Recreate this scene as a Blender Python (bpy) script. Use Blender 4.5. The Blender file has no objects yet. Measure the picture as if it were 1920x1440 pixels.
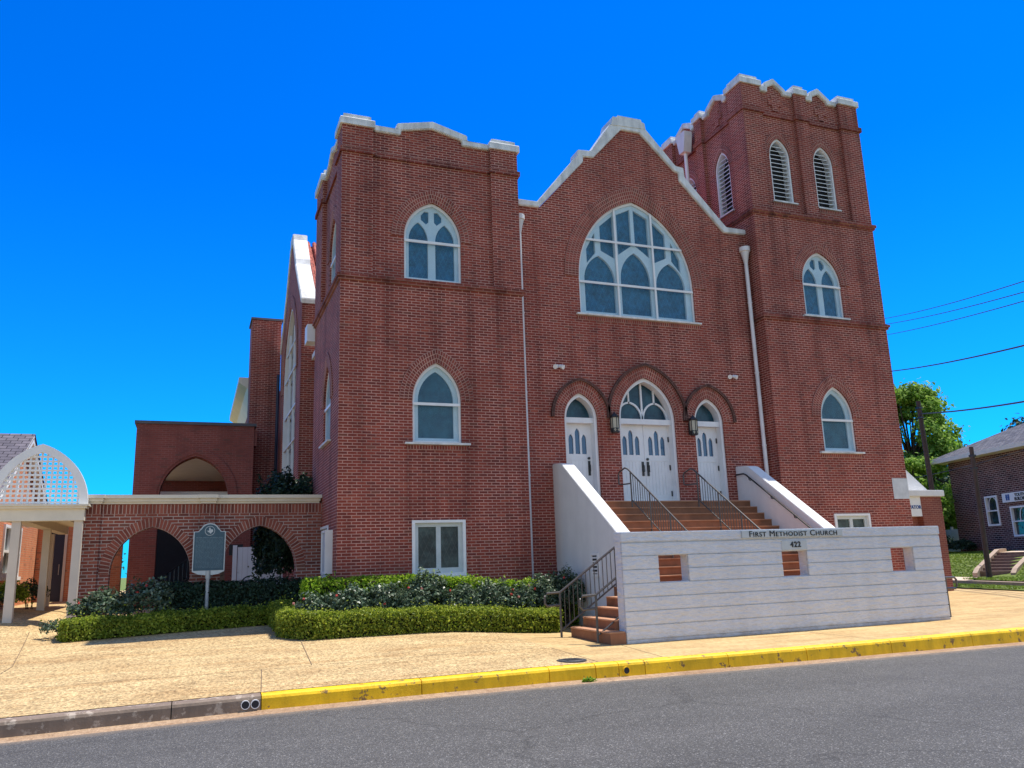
import bpy, bmesh, math, random
import numpy as np
from mathutils import Vector, Matrix
from mathutils.geometry import tessellate_polygon
random.seed(7)
S = bpy.context.scene
COL = S.collection
R = math.radians

# ------------------------------------------------------------------ camera, sky, sun, exposure
cam = bpy.data.cameras.new('camera')
cam.sensor_width = 36; cam.lens = 28.393; cam.clip_end = 3000; cam.clip_start = 0.1
co = bpy.data.objects.new('camera', cam); COL.objects.link(co)
co.matrix_world = Matrix(((0.93263339, -0.04781597, -0.35764312, -2.895),
                          (-0.35935699, -0.21241865, -0.90870285, -18.102),
                          (-0.03251956, 0.97600817, -0.21529173, 1.522),
                          (0, 0, 0, 1)))
S.camera = co
SUN = Vector((0.36, 0.05, 0.93)).normalized()
w = bpy.data.worlds.new('World'); S.world = w; w.use_nodes = True
nt = w.node_tree; nt.nodes.clear()
sky = nt.nodes.new('ShaderNodeTexSky'); sky.sky_type = 'NISHITA'; sky.sun_disc = False
sky.sun_elevation = math.asin(SUN.z); sky.sun_rotation = math.atan2(SUN.x, SUN.y)
sky.altitude = 0; sky.air_density = 1.0; sky.dust_density = 0.2; sky.ozone_density = 3.0
bg = nt.nodes.new('ShaderNodeBackground'); bg.inputs['Strength'].default_value = 0.15
wo = nt.nodes.new('ShaderNodeOutputWorld')
# tint by world direction: deep blue ahead, paler behind the camera, added to light the shaded front
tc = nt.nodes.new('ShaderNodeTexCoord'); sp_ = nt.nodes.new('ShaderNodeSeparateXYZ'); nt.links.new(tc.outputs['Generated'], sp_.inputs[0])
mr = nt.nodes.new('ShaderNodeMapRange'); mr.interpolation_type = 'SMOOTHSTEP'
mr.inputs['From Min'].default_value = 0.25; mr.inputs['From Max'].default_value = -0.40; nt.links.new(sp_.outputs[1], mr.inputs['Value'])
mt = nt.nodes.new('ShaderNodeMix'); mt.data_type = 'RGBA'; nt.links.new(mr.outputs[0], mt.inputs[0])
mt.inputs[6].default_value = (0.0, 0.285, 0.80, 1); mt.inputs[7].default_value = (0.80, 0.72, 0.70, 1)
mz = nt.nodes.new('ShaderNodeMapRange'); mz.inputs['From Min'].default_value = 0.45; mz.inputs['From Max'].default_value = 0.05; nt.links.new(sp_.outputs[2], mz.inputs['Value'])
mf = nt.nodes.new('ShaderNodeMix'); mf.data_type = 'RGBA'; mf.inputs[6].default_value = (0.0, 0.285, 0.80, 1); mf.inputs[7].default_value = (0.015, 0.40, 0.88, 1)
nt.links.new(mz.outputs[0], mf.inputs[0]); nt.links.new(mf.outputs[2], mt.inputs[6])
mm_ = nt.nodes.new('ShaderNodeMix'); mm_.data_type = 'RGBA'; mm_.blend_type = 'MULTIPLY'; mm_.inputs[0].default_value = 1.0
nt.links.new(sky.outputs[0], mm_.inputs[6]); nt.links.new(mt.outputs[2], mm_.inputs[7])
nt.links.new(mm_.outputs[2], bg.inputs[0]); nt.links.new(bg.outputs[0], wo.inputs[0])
sl = bpy.data.lights.new('sun', 'SUN'); sl.energy = 3.3; sl.angle = R(0.5); sl.color = (1.0, 0.95, 0.86)
so = bpy.data.objects.new('sun', sl); COL.objects.link(so)
so.rotation_euler = SUN.to_track_quat('Z', 'Y').to_euler()
S.view_settings.view_transform = 'Standard'; S.view_settings.look = 'None'
S.view_settings.exposure = 1.02; S.view_settings.gamma = 1.0; S.view_settings.use_curve_mapping = False
S.cycles.max_bounces = 8; S.cycles.transparent_max_bounces = 12; S.cycles.diffuse_bounces = 4

# ------------------------------------------------------------------ materials
MATS = {}
class NB:
    """small node-tree builder"""
    def __init__(s, name):
        s.m = bpy.data.materials.new(name); s.m.use_nodes = True
        s.t = s.m.node_tree; s.n = s.t.nodes; s.n.clear()
        s.out = s.n.new('ShaderNodeOutputMaterial'); s.b = s.n.new('ShaderNodeBsdfPrincipled')
        s.t.links.new(s.b.outputs[0], s.out.inputs[0]); MATS[name] = s.m
    def link(s, a, b): s.t.links.new(a, b)
    def pos(s): return s.n.new('ShaderNodeNewGeometry').outputs['Position']
    def xyz(s, v):
        q = s.n.new('ShaderNodeSeparateXYZ'); s.link(v, q.inputs[0]); return q.outputs
    def comb(s, x, y, z=0):
        c = s.n.new('ShaderNodeCombineXYZ')
        for i, v in enumerate((x, y, z)):
            if isinstance(v, (int, float)): c.inputs[i].default_value = v
            else: s.link(v, c.inputs[i])
        return c.outputs[0]
    def math(s, op, a, b=0.0, c=None):
        q = s.n.new('ShaderNodeMath'); q.operation = op
        for i, v in enumerate((a, b) if c is None else (a, b, c)):
            if isinstance(v, (int, float)): q.inputs[i].default_value = v
            else: s.link(v, q.inputs[i])
        return q.outputs[0]
    def noise(s, v, scale, detail=3.0, rough=.55, out='Fac'):
        q = s.n.new('ShaderNodeTexNoise'); q.inputs['Scale'].default_value = scale
        q.inputs['Detail'].default_value = detail; q.inputs['Roughness'].default_value = rough
        if v is not None: s.link(v, q.inputs['Vector'])
        return q.outputs[out]
    def vscale(s, v, sx, sy, sz):
        q = s.n.new('ShaderNodeVectorMath'); q.operation = 'MULTIPLY'; s.link(v, q.inputs[0]); q.inputs[1].default_value = (sx, sy, sz)
        return q.outputs[0]
    def ramp(s, f, stops):
        q = s.n.new('ShaderNodeValToRGB'); e = q.color_ramp.elements
        while len(e) < len(stops): e.new(0.5)
        for i, (p, c) in enumerate(stops):
            e[i].position = p; e[i].color = (c, c, c, 1) if isinstance(c, (int, float)) else (*c, 1)
        s.link(f, q.inputs[0]); return q.outputs[0]
    def mix(s, f, a, b, mode='MIX'):
        q = s.n.new('ShaderNodeMix'); q.data_type = 'RGBA'; q.blend_type = mode
        for k, v in ((0, f), (6, a), (7, b)):
            if isinstance(v, (int, float)): q.inputs[k].default_value = v
            elif isinstance(v, tuple): q.inputs[k].default_value = (*v, 1)
            else: s.link(v, q.inputs[k])
        return q.outputs[2]
    def bump(s, h, strength=.4, dist=.01):
        q = s.n.new('ShaderNodeBump'); q.inputs['Strength'].default_value = strength; q.inputs['Distance'].default_value = dist
        s.link(h, q.inputs['Height']); s.link(q.outputs[0], s.b.inputs['Normal'])
    def col(s, c):
        if isinstance(c, tuple): s.b.inputs['Base Color'].default_value = (*c, 1)
        else: s.link(c, s.b.inputs['Base Color'])
    def rough(s, r): s.b.inputs['Roughness'].default_value = r
    def spec(s, r): s.b.inputs['Specular IOR Level'].default_value = r

def brick(name, c1, c2, c3, mortar, bw=.2135, bh=.0678, mo=.019, uv=False, stain=1.0, rough=.85, bumpd=.006):
    k = NB(name)
    if uv:
        q = k.n.new('ShaderNodeUVMap'); v = q.outputs[0]; p = k.pos()
    else:
        g = k.n.new('ShaderNodeNewGeometry'); p = g.outputs['Position']
        P = k.xyz(p); N = k.xyz(g.outputs['True Normal'])
        sx = k.math('GREATER_THAN', k.math('ABSOLUTE', N[0]), .7)
        u = k.math('ADD', k.math('MULTIPLY', P[1], sx), k.math('MULTIPLY', P[0], k.math('SUBTRACT', 1.0, sx)))
        v = k.comb(u, P[2])
    b = k.n.new('ShaderNodeTexBrick'); k.link(v, b.inputs['Vector'])
    b.inputs['Scale'].default_value = 1; b.inputs['Brick Width'].default_value = bw; b.inputs['Row Height'].default_value = bh
    b.inputs['Mortar Size'].default_value = mo * .5; b.inputs['Mortar Smooth'].default_value = .15; b.inputs['Bias'].default_value = 0
    b.inputs['Color1'].default_value = (0, 0, 0, 1); b.inputs['Color2'].default_value = (1, 1, 1, 1); b.inputs['Mortar'].default_value = (.5, .5, .5, 1)
    b.offset = .5; b.squash = 1
    brk = k.ramp(b.outputs['Color'], [(0, c1), (.45, c2), (.85, c2), (1, c3)])
    fine = k.noise(p, 60, 2)
    odd = k.ramp(b.outputs['Color'], [(.965, 0.0), (.975, 1.0)]); brk = k.mix(k.math('MULTIPLY', odd, .55), brk, (.085, .055, .045))
    brk = k.mix(.35, brk, k.ramp(fine, [(.3, .5), (.7, 1.25)]), 'MULTIPLY')
    big = k.noise(k.vscale(p, .55, .55, .22), 1.3, 4)
    brk = k.mix(.45 * stain, brk, k.ramp(big, [(.28, (.42, .40, .42)), (.62, (1.12, 1.06, 1.0))]), 'MULTIPLY')
    mor = k.mix(.7, mortar, k.ramp(k.noise(p, 1.1, 4), [(.32, .5), (.62, 1.12)]), 'MULTIPLY')
    c = k.mix(b.outputs['Fac'], brk, mor)
    # long dark run-off streaks, as on old walls
    st = k.noise(k.vscale(p, 2.4, 2.4, .16), 1.0, 4, .6)
    c = k.mix(min(1, .62 * stain), c, k.ramp(st, [(.34, (.50, .45, .46)), (.50, (1.03, 1.03, 1.03))]), 'MULTIPLY')
    k.col(c); k.rough(rough); k.spec(.25)
    h = k.math('SUBTRACT', k.math('MULTIPLY', fine, .25), b.outputs['Fac'])
    k.bump(h, .6, bumpd)
    return k.m

brick('brick_church', (.17, .040, .032), (.27, .054, .037), (.38, .092, .056), (.53, .28, .22))
brick('brick_ring', (.17, .046, .036), (.28, .062, .046), (.36, .095, .065), (.50, .29, .23), bw=.068, bh=.108, mo=.018, uv=True)
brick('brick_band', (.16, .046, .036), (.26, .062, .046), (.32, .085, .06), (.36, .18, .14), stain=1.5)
brick('brick_shaded_hood', (.07, .035, .03), (.12, .05, .04), (.20, .085, .065), (.17, .11, .09), bw=.21, bh=.07, uv=True, stain=1.5)  # hood brick darkened: the shadow outline of the hoods is put into the colour
brick('brick_arcade', (.16, .048, .036), (.28, .078, .052), (.38, .13, .085), (.46, .36, .31), bh=.074, bw=.225, stain=.5)
brick('brick_arcade_ring', (.16, .048, .036), (.28, .08, .054), (.38, .13, .085), (.46, .32, .26), bw=.078, bh=.3, uv=True, stain=.5)
brick('brick_annex', (.20, .06, .05), (.25, .07, .055), (.28, .085, .066), (.27, .11, .09), stain=.3, bumpd=.003)
brick('brick_orange', (.52, .17, .08), (.60, .20, .09), (.66, .25, .12), (.58, .32, .18), stain=.25, bumpd=.003)
brick('brick_dark', (.028, .012, .012), (.09, .03, .026), (.17, .055, .04), (.36, .27, .24), bw=.30, bh=.10, mo=.03, stain=.4)
brick('brick_elev', (.20, .06, .05), (.25, .075, .055), (.28, .09, .066), (.34, .16, .12), stain=.3)

def plain(name, c, rough=.6, nscale=6, amt=.25, bumps=.15, dist=.004, metal=0, spec=.4, streak=0):
    k = NB(name); p = k.pos()
    f = k.ramp(k.noise(p, nscale, 5), [(.25, 1 - amt), (.75, 1 + amt * .3)])
    cc = k.mix(1.0, c, f, 'MULTIPLY')
    if streak:
        cc = k.mix(streak, cc, k.ramp(k.noise(k.vscale(p, 5, 5, .5), 1, 4), [(.35, .5), (.6, 1.0)]), 'MULTIPLY')
    k.col(cc); k.rough(rough); k.spec(spec); k.b.inputs['Metallic'].default_value = metal
    if bumps: k.bump(k.noise(p, nscale * 8, 4), bumps, dist)
    return k.m
plain('white_paint', (.80, .80, .79), .45, 3, .10, .1, .002, streak=.08)
plain('white_coping', (.80, .80, .78), .7, 3, .30, .5, .015, streak=.5)
plain('cream_paint', (.60, .53, .45), .55, 3, .10, .1, .002)
plain('cornice_paint', (.72, .66, .54), .55, 3, .12, .1, .002)
plain('grey_frame', (.55, .60, .60), .5, 5, .15, .1, .002)
plain('pipe_white', (.78, .76, .75), .45, 2, .2, .1, .003, streak=.3)
plain('terracotta', (.30, .125, .06), .7, 4, .3, .3, .004, streak=.2)
plain('terracotta_sunlit_nosing', (.52, .27, .15), .7, 6, .25, .2, .003)  # lightened: sun catching the tread edges is put into the colour
plain('stucco_smooth', (.76, .75, .73), .75, 2.5, .08, .3, .004, streak=.08)
plain('black_metal', (.018, .018, .020), .4, 20, .2, .1, .001, spec=.5)
plain('bronze_rail', (.085, .078, .072), .38, 20, .2, .1, .001, spec=.5)
plain('sign_grey', (.50, .53, .53), .55, 6, .12, .1, .002)
plain('letter_black', (.012, .012, .014), .4, 10, .1, 0)
plain('dark_door', (.015, .02, .05), .45, 4, .2, .05)
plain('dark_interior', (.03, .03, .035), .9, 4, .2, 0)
plain('ceiling_grey', (.62, .60, .56), .8, 3, .1, .1)
plain('marble', (.62, .63, .63), .45, 4, .25, .1, .002)
plain('trunk_bark', (.075, .055, .04), .9, 8, .5, .8, .03)
plain('pole_wood', (.075, .052, .045), .85, 9, .4, .6, .01, streak=.4)
plain('steel_post', (.42, .44, .44), .45, 9, .2, .1, .002, metal=.4)
plain('cable_black', (.015, .015, .018), .6, 9, .1, 0)
plain('vinyl_fence', (.80, .80, .82), .5, 3, .06, 0)
plain('bin_blue', (.02, .05, .35), .4, 6, .1, 0)
plain('iron_cover', (.07, .07, .075), .6, 30, .4, .6, .004, metal=.3)
plain('rose_red', (.55, .06, .04), .6, 30, .3, 0)
plain('rose_pale', (.70, .30, .24), .6, 30, .3, 0)
plain('mulch', (.045, .03, .02), .95, 14, .5, 1.0, .03)
plain('joint_dirt', (.17, .115, .07), .95, 9, .4, 0)
plain('flag_stone', (.50, .42, .32), .8, 8, .2, .3)
plain('lamp_glass', (.50, .46, .34), .3, 8, .15, 0)
plain('lot_dark', (.06, .06, .06), .8, 5, .2, 0)
plain('step_brown', (.20, .13, .095), .8, 8, .3, .3)
plain('curb_tan', (.42, .31, .22), .85, 8, .3, .4)
plain('bin_dark', (.01, .012, .03), .5, 6, .1, 0)

def stucco():                                                       # trowelled white plaster of the screen wall
    k = NB('stucco'); p = k.pos()
    n1 = k.noise(k.vscale(p, 1.3, 1.3, 4.2), 2.2, 6, .62)
    n2 = k.noise(k.vscale(p, 1, 1, 2.5), 9, 4)
    c = k.mix(1.0, (.66, .665, .685), k.ramp(n2, [(.3, .92), (.7, 1.04)]), 'MULTIPLY')
    c = k.mix(.25, c, k.ramp(k.noise(k.vscale(p, 3, 3, .35), 1, 4), [(.35, .72), (.6, 1.0)]), 'MULTIPLY')
    P = k.xyz(p)
    low = k.math('ADD', P[2], k.math('MULTIPLY', k.noise(p, 5, 4), .22))
    c = k.mix(1.0, c, k.ramp(low, [(.06, (.62, .53, .47)), (.20, (1, 1, 1))]), 'MULTIPLY')
    k.col(c); k.rough(.62); k.spec(.35)
    k.bump(k.math('ADD', k.math('MULTIPLY', n1, 1.0), k.math('MULTIPLY', n2, .3)), .9, .07)
stucco()

def asphalt():
    k = NB('asphalt'); p = k.pos()
    v = k.n.new('ShaderNodeTexVoronoi'); k.link(p, v.inputs['Vector']); v.inputs['Scale'].default_value = 95
    ag = k.ramp(k.xyz(v.outputs['Color'])[0], [(0, .055), (.7, .09), (.93, .14), (1, .30)])
    f2 = k.noise(p, 260, 2)
    c = k.mix(.6, ag, k.ramp(f2, [(.3, .45), (.7, 1.35)]), 'MULTIPLY')
    c = k.mix(.5, c, k.ramp(k.noise(k.vscale(p, .12, .5, 1), 1.2, 5), [(.3, .72), (.7, 1.2)]), 'MULTIPLY')
    c = k.mix(.4, c, k.ramp(k.noise(p, 2.2, 4), [(.3, .8), (.7, 1.15)]), 'MULTIPLY')
    P = k.xyz(p); e = k.math('ADD', P[1], k.math('MULTIPLY', k.noise(p, 3.5, 5), .35))       # sandy grit swept against the gutter
    c = k.mix(k.ramp(k.math('ADD', e, 7.6), [(.62, 0), (.95, .65)]), c, (.26, .20, .15))
    wv = k.n.new('ShaderNodeTexVoronoi'); wv.feature = 'DISTANCE_TO_EDGE'; wv.inputs['Scale'].default_value = .22
    dv = k.n.new('ShaderNodeVectorMath'); dv.operation = 'ADD'; k.link(p, dv.inputs[0]); k.link(k.noise(p, 1.1, 5, .6, 'Color'), dv.inputs[1]); k.link(dv.outputs[0], wv.inputs['Vector'])
    c = k.mix(k.ramp(wv.outputs['Distance'], [(.0, .55), (.006, 0)]), c, (.03, .03, .03))
    c = k.mix(1.0, c, (1.05, 1.0, .92), 'MULTIPLY'); k.col(c); k.rough(.8); k.spec(.3)
    k.bump(k.math('ADD', v.outputs['Distance'], k.math('MULTIPLY', f2, .7)), .8, .006)
asphalt()

def aggregate(name, base, lo, hi, scale, bumps):                     # exposed pebbles / brushed concrete
    k = NB(name); p = k.pos()
    v = k.n.new('ShaderNodeTexVoronoi'); k.link(p, v.inputs['Vector']); v.inputs['Scale'].default_value = scale
    c = k.mix(1.0, base, k.ramp(k.xyz(v.outputs['Color'])[0], [(0, lo), (.6, 1), (1, hi)]), 'MULTIPLY')
    c = k.mix(.9, c, k.ramp(k.noise(k.vscale(p, 1, .45, 1), 16, 5, .75), [(.32, (.72, .62, .54)), (.62, (1.10, 1.06, 1.0))]), 'MULTIPLY')
    c = k.mix(.7, c, k.ramp(k.noise(k.vscale(p, .6, 1.1, 1), 1.3, 5, .6), [(.3, (.70, .60, .53)), (.58, (1.07, 1.05, 1.02))]), 'MULTIPLY')
    c = k.mix(.45, c, k.ramp(k.noise(k.vscale(p, .25, 3.0, 1), 1.1, 5, .6), [(.34, (.78, .62, .48)), (.52, (1.0, 1.0, 1.0))]), 'MULTIPLY')
    k.col(c); k.rough(.88); k.spec(.2)
    k.bump(k.math('ADD', v.outputs['Distance'], k.noise(p, 40, 4)), bumps, .006)
aggregate('aggregate_paving', (.53, .415, .225), .5, 1.3, 40, .6)
aggregate('smooth_concrete', (.52, .40, .205), .93, 1.05, 160, .2)
aggregate('gutter_concrete', (.38, .28, .19), .8, 1.15, 60, .4)
aggregate('walk_pale', (.66, .58, .47), .95, 1.05, 120, .1)

def kerb_mat(name, base, chip, amount):
    k = NB(name); p = k.pos()
    n = k.noise(p, 7, 6, .65)
    c = k.mix(1.0, base, k.ramp(k.noise(p, 2.5, 5), [(.3, .80), (.7, 1.1)]), 'MULTIPLY')
    c = k.mix(k.ramp(n, [(amount - .03, 1.0), (amount + .02, 0.0)]), c, chip)
    st = k.ramp(k.noise(k.vscale(p, 9, 9, 1.2), 1, 4), [(.35, .62), (.6, 1.0)])
    c = k.mix(.45, c, st, 'MULTIPLY')
    k.col(c); k.rough(.6); k.spec(.35); k.bump(k.noise(p, 18, 5), .5, .012)
kerb_mat('kerb_yellow', (.92, .55, .008), (.26, .15, .05), .39)
kerb_mat('kerb_bare', (.24, .175, .125), (.42, .34, .26), .42)

def glass(name, tint, refl_rough=.06, wav=.3):
    k = NB(name); p = k.pos()
    k.col(k.mix(1.0, tint, k.ramp(k.noise(k.vscale(p, 1, 1, .5), 2.2, 4), [(.3, .65), (.7, 1.2)]), 'MULTIPLY'))
    k.rough(refl_rough); k.spec(.8)
    k.bump(k.noise(p, 3.5, 2), wav, .02)
glass('door_glass', (.010, .085, .19), .03, .1)  # blue of the reflected sky is put into the base colour
glass('house_glass', (.03, .045, .05), .05)
glass('clear_dark', (.02, .04, .055), .05)
def stained(name, a, b, lead):
    k = NB(name); g = k.n.new('ShaderNodeNewGeometry'); p = g.outputs['Position']
    P = k.xyz(p); u = k.math('ADD', P[0], P[1])
    d1 = k.math('ADD', k.math('MULTIPLY', u, 7.5), k.math('MULTIPLY', P[2], 3.6)); d2 = k.math('SUBTRACT', k.math('MULTIPLY', u, 7.5), k.math('MULTIPLY', P[2], 3.6))
    f = k.math('MINIMUM', k.math('PINGPONG', d1, .5), k.math('PINGPONG', d2, .5))
    c = k.mix(k.ramp(k.noise(p, 2.4, 4), [(.35, 0), (.65, 1.0)]), a, b)
    c = k.mix(k.ramp(f, [(.03, 1.0), (.07, 0.0)]), c, lead)
    c = k.mix(.8, c, k.ramp(k.noise(p, 5.5, 3, .7), [(.35, .35), (.62, 1.25)]), 'MULTIPLY'); k.col(c); k.rough(.35); k.spec(.4)
stained('stained_glass', (.006, .07, .15), (.012, .10, .19), (.02, .14, .23))
def cathedral(name, a, b):
    k = NB(name); p = k.pos(); k.col(k.mix(k.ramp(k.noise(k.vscale(p, 1, 1, .8), 3.4, 5, .7), [(.38, 0), (.66, 1.0)]), a, b)); k.rough(.3); k.spec(.4)
cathedral('stained_plain', (.004, .03, .055), (.02, .085, .115))
stained('stained_green', (.014, .028, .03), (.05, .08, .075), (.06, .075, .07))

def glazing(name, haze, fac):                                        # storm glazing before the leaded glass; reflected sky put into its haze colour
    k = NB(name); k.col(haze); k.rough(.05); k.spec(.7); k.bump(k.noise(k.pos(), 2.2, 2), .35, .05)
    tr = k.n.new('ShaderNodeBsdfTransparent'); tr.inputs[0].default_value = (.93, .98, 1.0, 1)
    mx = k.n.new('ShaderNodeMixShader')
    f = k.ramp(k.noise(k.vscale(k.pos(), 1, 1, .6), 1.7, 4), [(.3, fac * .7), (.7, fac * 1.15)])
    k.link(f, mx.inputs[0]); k.link(tr.outputs[0], mx.inputs[1]); k.link(k.b.outputs[0], mx.inputs[2])
    k.link(mx.outputs[0], k.out.inputs[0])
glazing('storm_glazing', (.22, .46, .58), .09)
glazing('storm_glazing_grey', (.42, .50, .50), .34)

def roofing(name, a, b, rh, bw, axis):
    k = NB(name); p = k.pos(); P = k.xyz(p)
    v = k.comb(P[axis], k.math('MULTIPLY', P[2], 1.6))
    t = k.n.new('ShaderNodeTexBrick'); k.link(v, t.inputs['Vector']); t.inputs['Scale'].default_value = 1
    t.inputs['Brick Width'].default_value = bw; t.inputs['Row Height'].default_value = rh; t.inputs['Mortar Size'].default_value = .012
    t.inputs['Color1'].default_value = (*a, 1); t.inputs['Color2'].default_value = (*b, 1); t.inputs['Mortar'].default_value = (a[0]*.3, a[1]*.3, a[2]*.3, 1)
    k.col(k.mix(.6, t.outputs[0], k.ramp(k.noise(p, 3, 4), [(.3, .7), (.7, 1.2)]), 'MULTIPLY')); k.rough(.9); k.spec(.2)
    k.bump(k.math('SUBTRACT', 1.0, t.outputs['Fac']), .6, .02)
roofing('shingle_grey', (.11, .10, .12), (.17, .15, .17), .17, .30, 0)
roofing('shingle_dark', (.085, .085, .10), (.15, .145, .155), .18, .30, 1)
roofing('clay_tile', (.42, .12, .09), (.55, .19, .14), .28, .22, 0)

def foliage(name, a, b, c3, trans=.25, rough=.5):
    k = NB(name); g = k.n.new('ShaderNodeNewGeometry')
    r = g.outputs['Random Per Island']
    c = k.ramp(r, [(0, a), (.55, b), (1, c3)])
    c = k.mix(.5, c, k.ramp(k.noise(g.outputs['Position'], 2.2, 3), [(.3, .55), (.7, 1.25)]), 'MULTIPLY')
    k.col(c); k.rough(rough); k.spec(.2)
    tl = k.n.new('ShaderNodeBsdfTranslucent'); k.link(c, tl.inputs[0])
    mx = k.n.new('ShaderNodeMixShader'); mx.inputs[0].default_value = trans
    k.link(k.b.outputs[0], mx.inputs[1]); k.link(tl.outputs[0], mx.inputs[2]); k.link(mx.outputs[0], k.out.inputs[0])
foliage('leaf_hedge', (.10, .155, .016), (.25, .33, .03), (.46, .50, .07), .5)
foliage('leaf_bright', (.11, .22, .012), (.27, .44, .025), (.46, .58, .06), .5)
foliage('leaf_rose', (.035, .07, .035), (.085, .13, .075), (.22, .27, .17), .2, .35)
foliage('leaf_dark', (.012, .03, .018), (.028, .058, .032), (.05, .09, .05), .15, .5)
foliage('leaf_tree', (.09, .20, .018), (.20, .35, .04), (.38, .52, .12), .5, .75)
foliage('leaf_far', (.02, .045, .018), (.045, .08, .032), (.09, .13, .06), .25)
foliage('grass_blade', (.10, .18, .015), (.18, .27, .025), (.27, .34, .05), .3)
plain('grass_soil', (.15, .20, .03), .95, 5, .35, 1.0, .03)
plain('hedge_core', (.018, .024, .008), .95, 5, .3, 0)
plain('marker_blue', (.045, .10, .135), .45, 12, .2, .1, .002)
plain('marker_silver', (.50, .54, .55), .4, 12, .12, .05, .001, metal=.2)
plain('marker_text', (.13, .21, .25), .45, 12, .2, 0)
plain('logo_blue', (.03, .09, .30), .5, 12, .1, 0)

# ------------------------------------------------------------------ mesh helpers
class MB:
    """collects polygons; build() links them as ONE mesh object"""
    def __init__(s): s.v = []; s.f = []; s.uv = {}
    def poly(s, pts, uvs=None):
        n = len(s.v); s.v += [tuple(p) for p in pts]; s.f.append(tuple(range(n, n + len(pts))))
        if uvs: s.uv[len(s.f) - 1] = uvs
        return s
    def box(s, x0, x1, y0, y1, z0, z1):
        a = [(x0, y0, z0), (x1, y0, z0), (x1, y1, z0), (x0, y1, z0), (x0, y0, z1), (x1, y0, z1), (x1, y1, z1), (x0, y1, z1)]
        for q in ((3, 2, 1, 0), (4, 5, 6, 7), (0, 1, 5, 4), (1, 2, 6, 5), (2, 3, 7, 6), (3, 0, 4, 7)):
            s.poly([a[i] for i in q])
        return s
    def plate(s, outer, holes, T, d0, d1):
        """2-D outline (u,z) with holes, thickness d0..d1, mapped to space by T(u, d, z)"""
        loops = [outer] + holes
        flat = [p for l in loops for p in l]
        tri = tessellate_polygon([[Vector((p[0], p[1], 0)) for p in l] for l in loops])
        for t in tri:
            s.poly([T(flat[i][0], d0, flat[i][1]) for i in t]); s.poly([T(flat[i][0], d1, flat[i][1]) for i in reversed(t)])
        for l in loops:
            for i in range(len(l)):
                a, b = l[i], l[(i + 1) % len(l)]
                s.poly([T(a[0], d0, a[1]), T(b[0], d0, b[1]), T(b[0], d1, b[1]), T(a[0], d1, a[1])])
        return s
    def tube(s, pts, r, n=8, caps=True, r2=None):
        pts = [Vector(p) for p in pts]; rings = []
        up = Vector((0, 0, 1))
        for i, p in enumerate(pts):
            d = (pts[min(i + 1, len(pts) - 1)] - pts[max(i - 1, 0)]).normalized()
            a = d.cross(up if abs(d.z) < .95 else Vector((1, 0, 0))).normalized(); b = d.cross(a)
            rr = r if r2 is None else r + (r2 - r) * i / (len(pts) - 1)
            rings.append([p + a * math.cos(t) * rr + b * math.sin(t) * rr for t in [2 * math.pi * j / n for j in range(n)]])
        for i in range(len(pts) - 1):
            for j in range(n):
                s.poly([rings[i][j], rings[i][(j + 1) % n], rings[i + 1][(j + 1) % n], rings[i + 1][j]])
        if caps: s.poly(rings[0][::-1]); s.poly(rings[-1])
        return s
    def lathe(s, c, prof, n=12):
        for (r0, z0), (r1, z1) in zip(prof[:-1], prof[1:]):
            for j in range(n):
                a, b = 2 * math.pi * j / n, 2 * math.pi * (j + 1) / n
                P = lambda r, t, z: (c[0] + r * math.cos(t), c[1] + r * math.sin(t), c[2] + z)
                s.poly([P(r0, a, z0), P(r0, b, z0), P(r1, b, z1), P(r1, a, z1)])
        return s
    def build(s, name, mat, parent=None, smooth=False, fix=True, bevel=0):
        me = bpy.data.meshes.new(name); me.from_pydata(s.v, [], s.f)
        if s.uv:
            ul = me.uv_layers.new(name='UVMap')
            for fi, uvs in s.uv.items():
                for li, uvc in zip(me.polygons[fi].loop_indices, uvs): ul.data[li].uv = uvc
        if fix:
            bm = bmesh.new(); bm.from_mesh(me); bmesh.ops.remove_doubles(bm, verts=bm.verts, dist=1e-5)
            bmesh.ops.recalc_face_normals(bm, faces=bm.faces)
            if bevel:
                es = [e for e in bm.edges if len(e.link_faces) == 2 and e.calc_face_angle(0) > .6]
                bmesh.ops.bevel(bm, geom=es, offset=bevel, segments=2, affect='EDGES', clamp_overlap=True)
            bm.to_mesh(me); bm.free()
        me.materials.append(MATS[mat])
        if smooth:
            for p in me.polygons: p.use_smooth = True
        o = bpy.data.objects.new(name, me); COL.objects.link(o)
        if parent: o.parent = parent
        return o

def thing(name, label, cat, group=None):
    o = bpy.data.objects.new(name, None); COL.objects.link(o); o.empty_display_size = .2
    o['label'] = label; o['category'] = cat
    if group: o['group'] = group
    return o
def tag(o, label, cat, group=None):
    o['label'] = label; o['category'] = cat
    if group: o['group'] = group
    return o
def kind(o, k): o['kind'] = k; return o
TF = lambda y: (lambda u, d, z: (u, y + d, z))      # a face that looks to -y
TS = lambda x: (lambda u, d, z: (x + d, u, z))      # a face that looks to -x
def rect(a, b, z0, z1): return [(a, z0), (b, z0), (b, z1), (a, z1)]
def arcs(c, w, zs, h, off=0.0, n=14):
    """pointed-arch curve from left spring to apex to right spring, offset outwards by off"""
    rr = (w * w + h * h) / (2 * w); q = rr - w; ro = rr + off
    tmax = math.acos(max(-1, min(1, q / ro)))
    L = [(c + q - ro * math.cos(tmax * i / n), zs + ro * math.sin(tmax * i / n)) for i in range(n + 1)]
    return L + [(2 * c - x, z) for x, z in L[:-1][::-1]]
def arch(c, w, z0, zs, h, off=0.0, n=14):
    A = arcs(c, w, zs, h, off, n)
    return [(c - w - off, z0)] + A + [(c + w + off, z0)]
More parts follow.
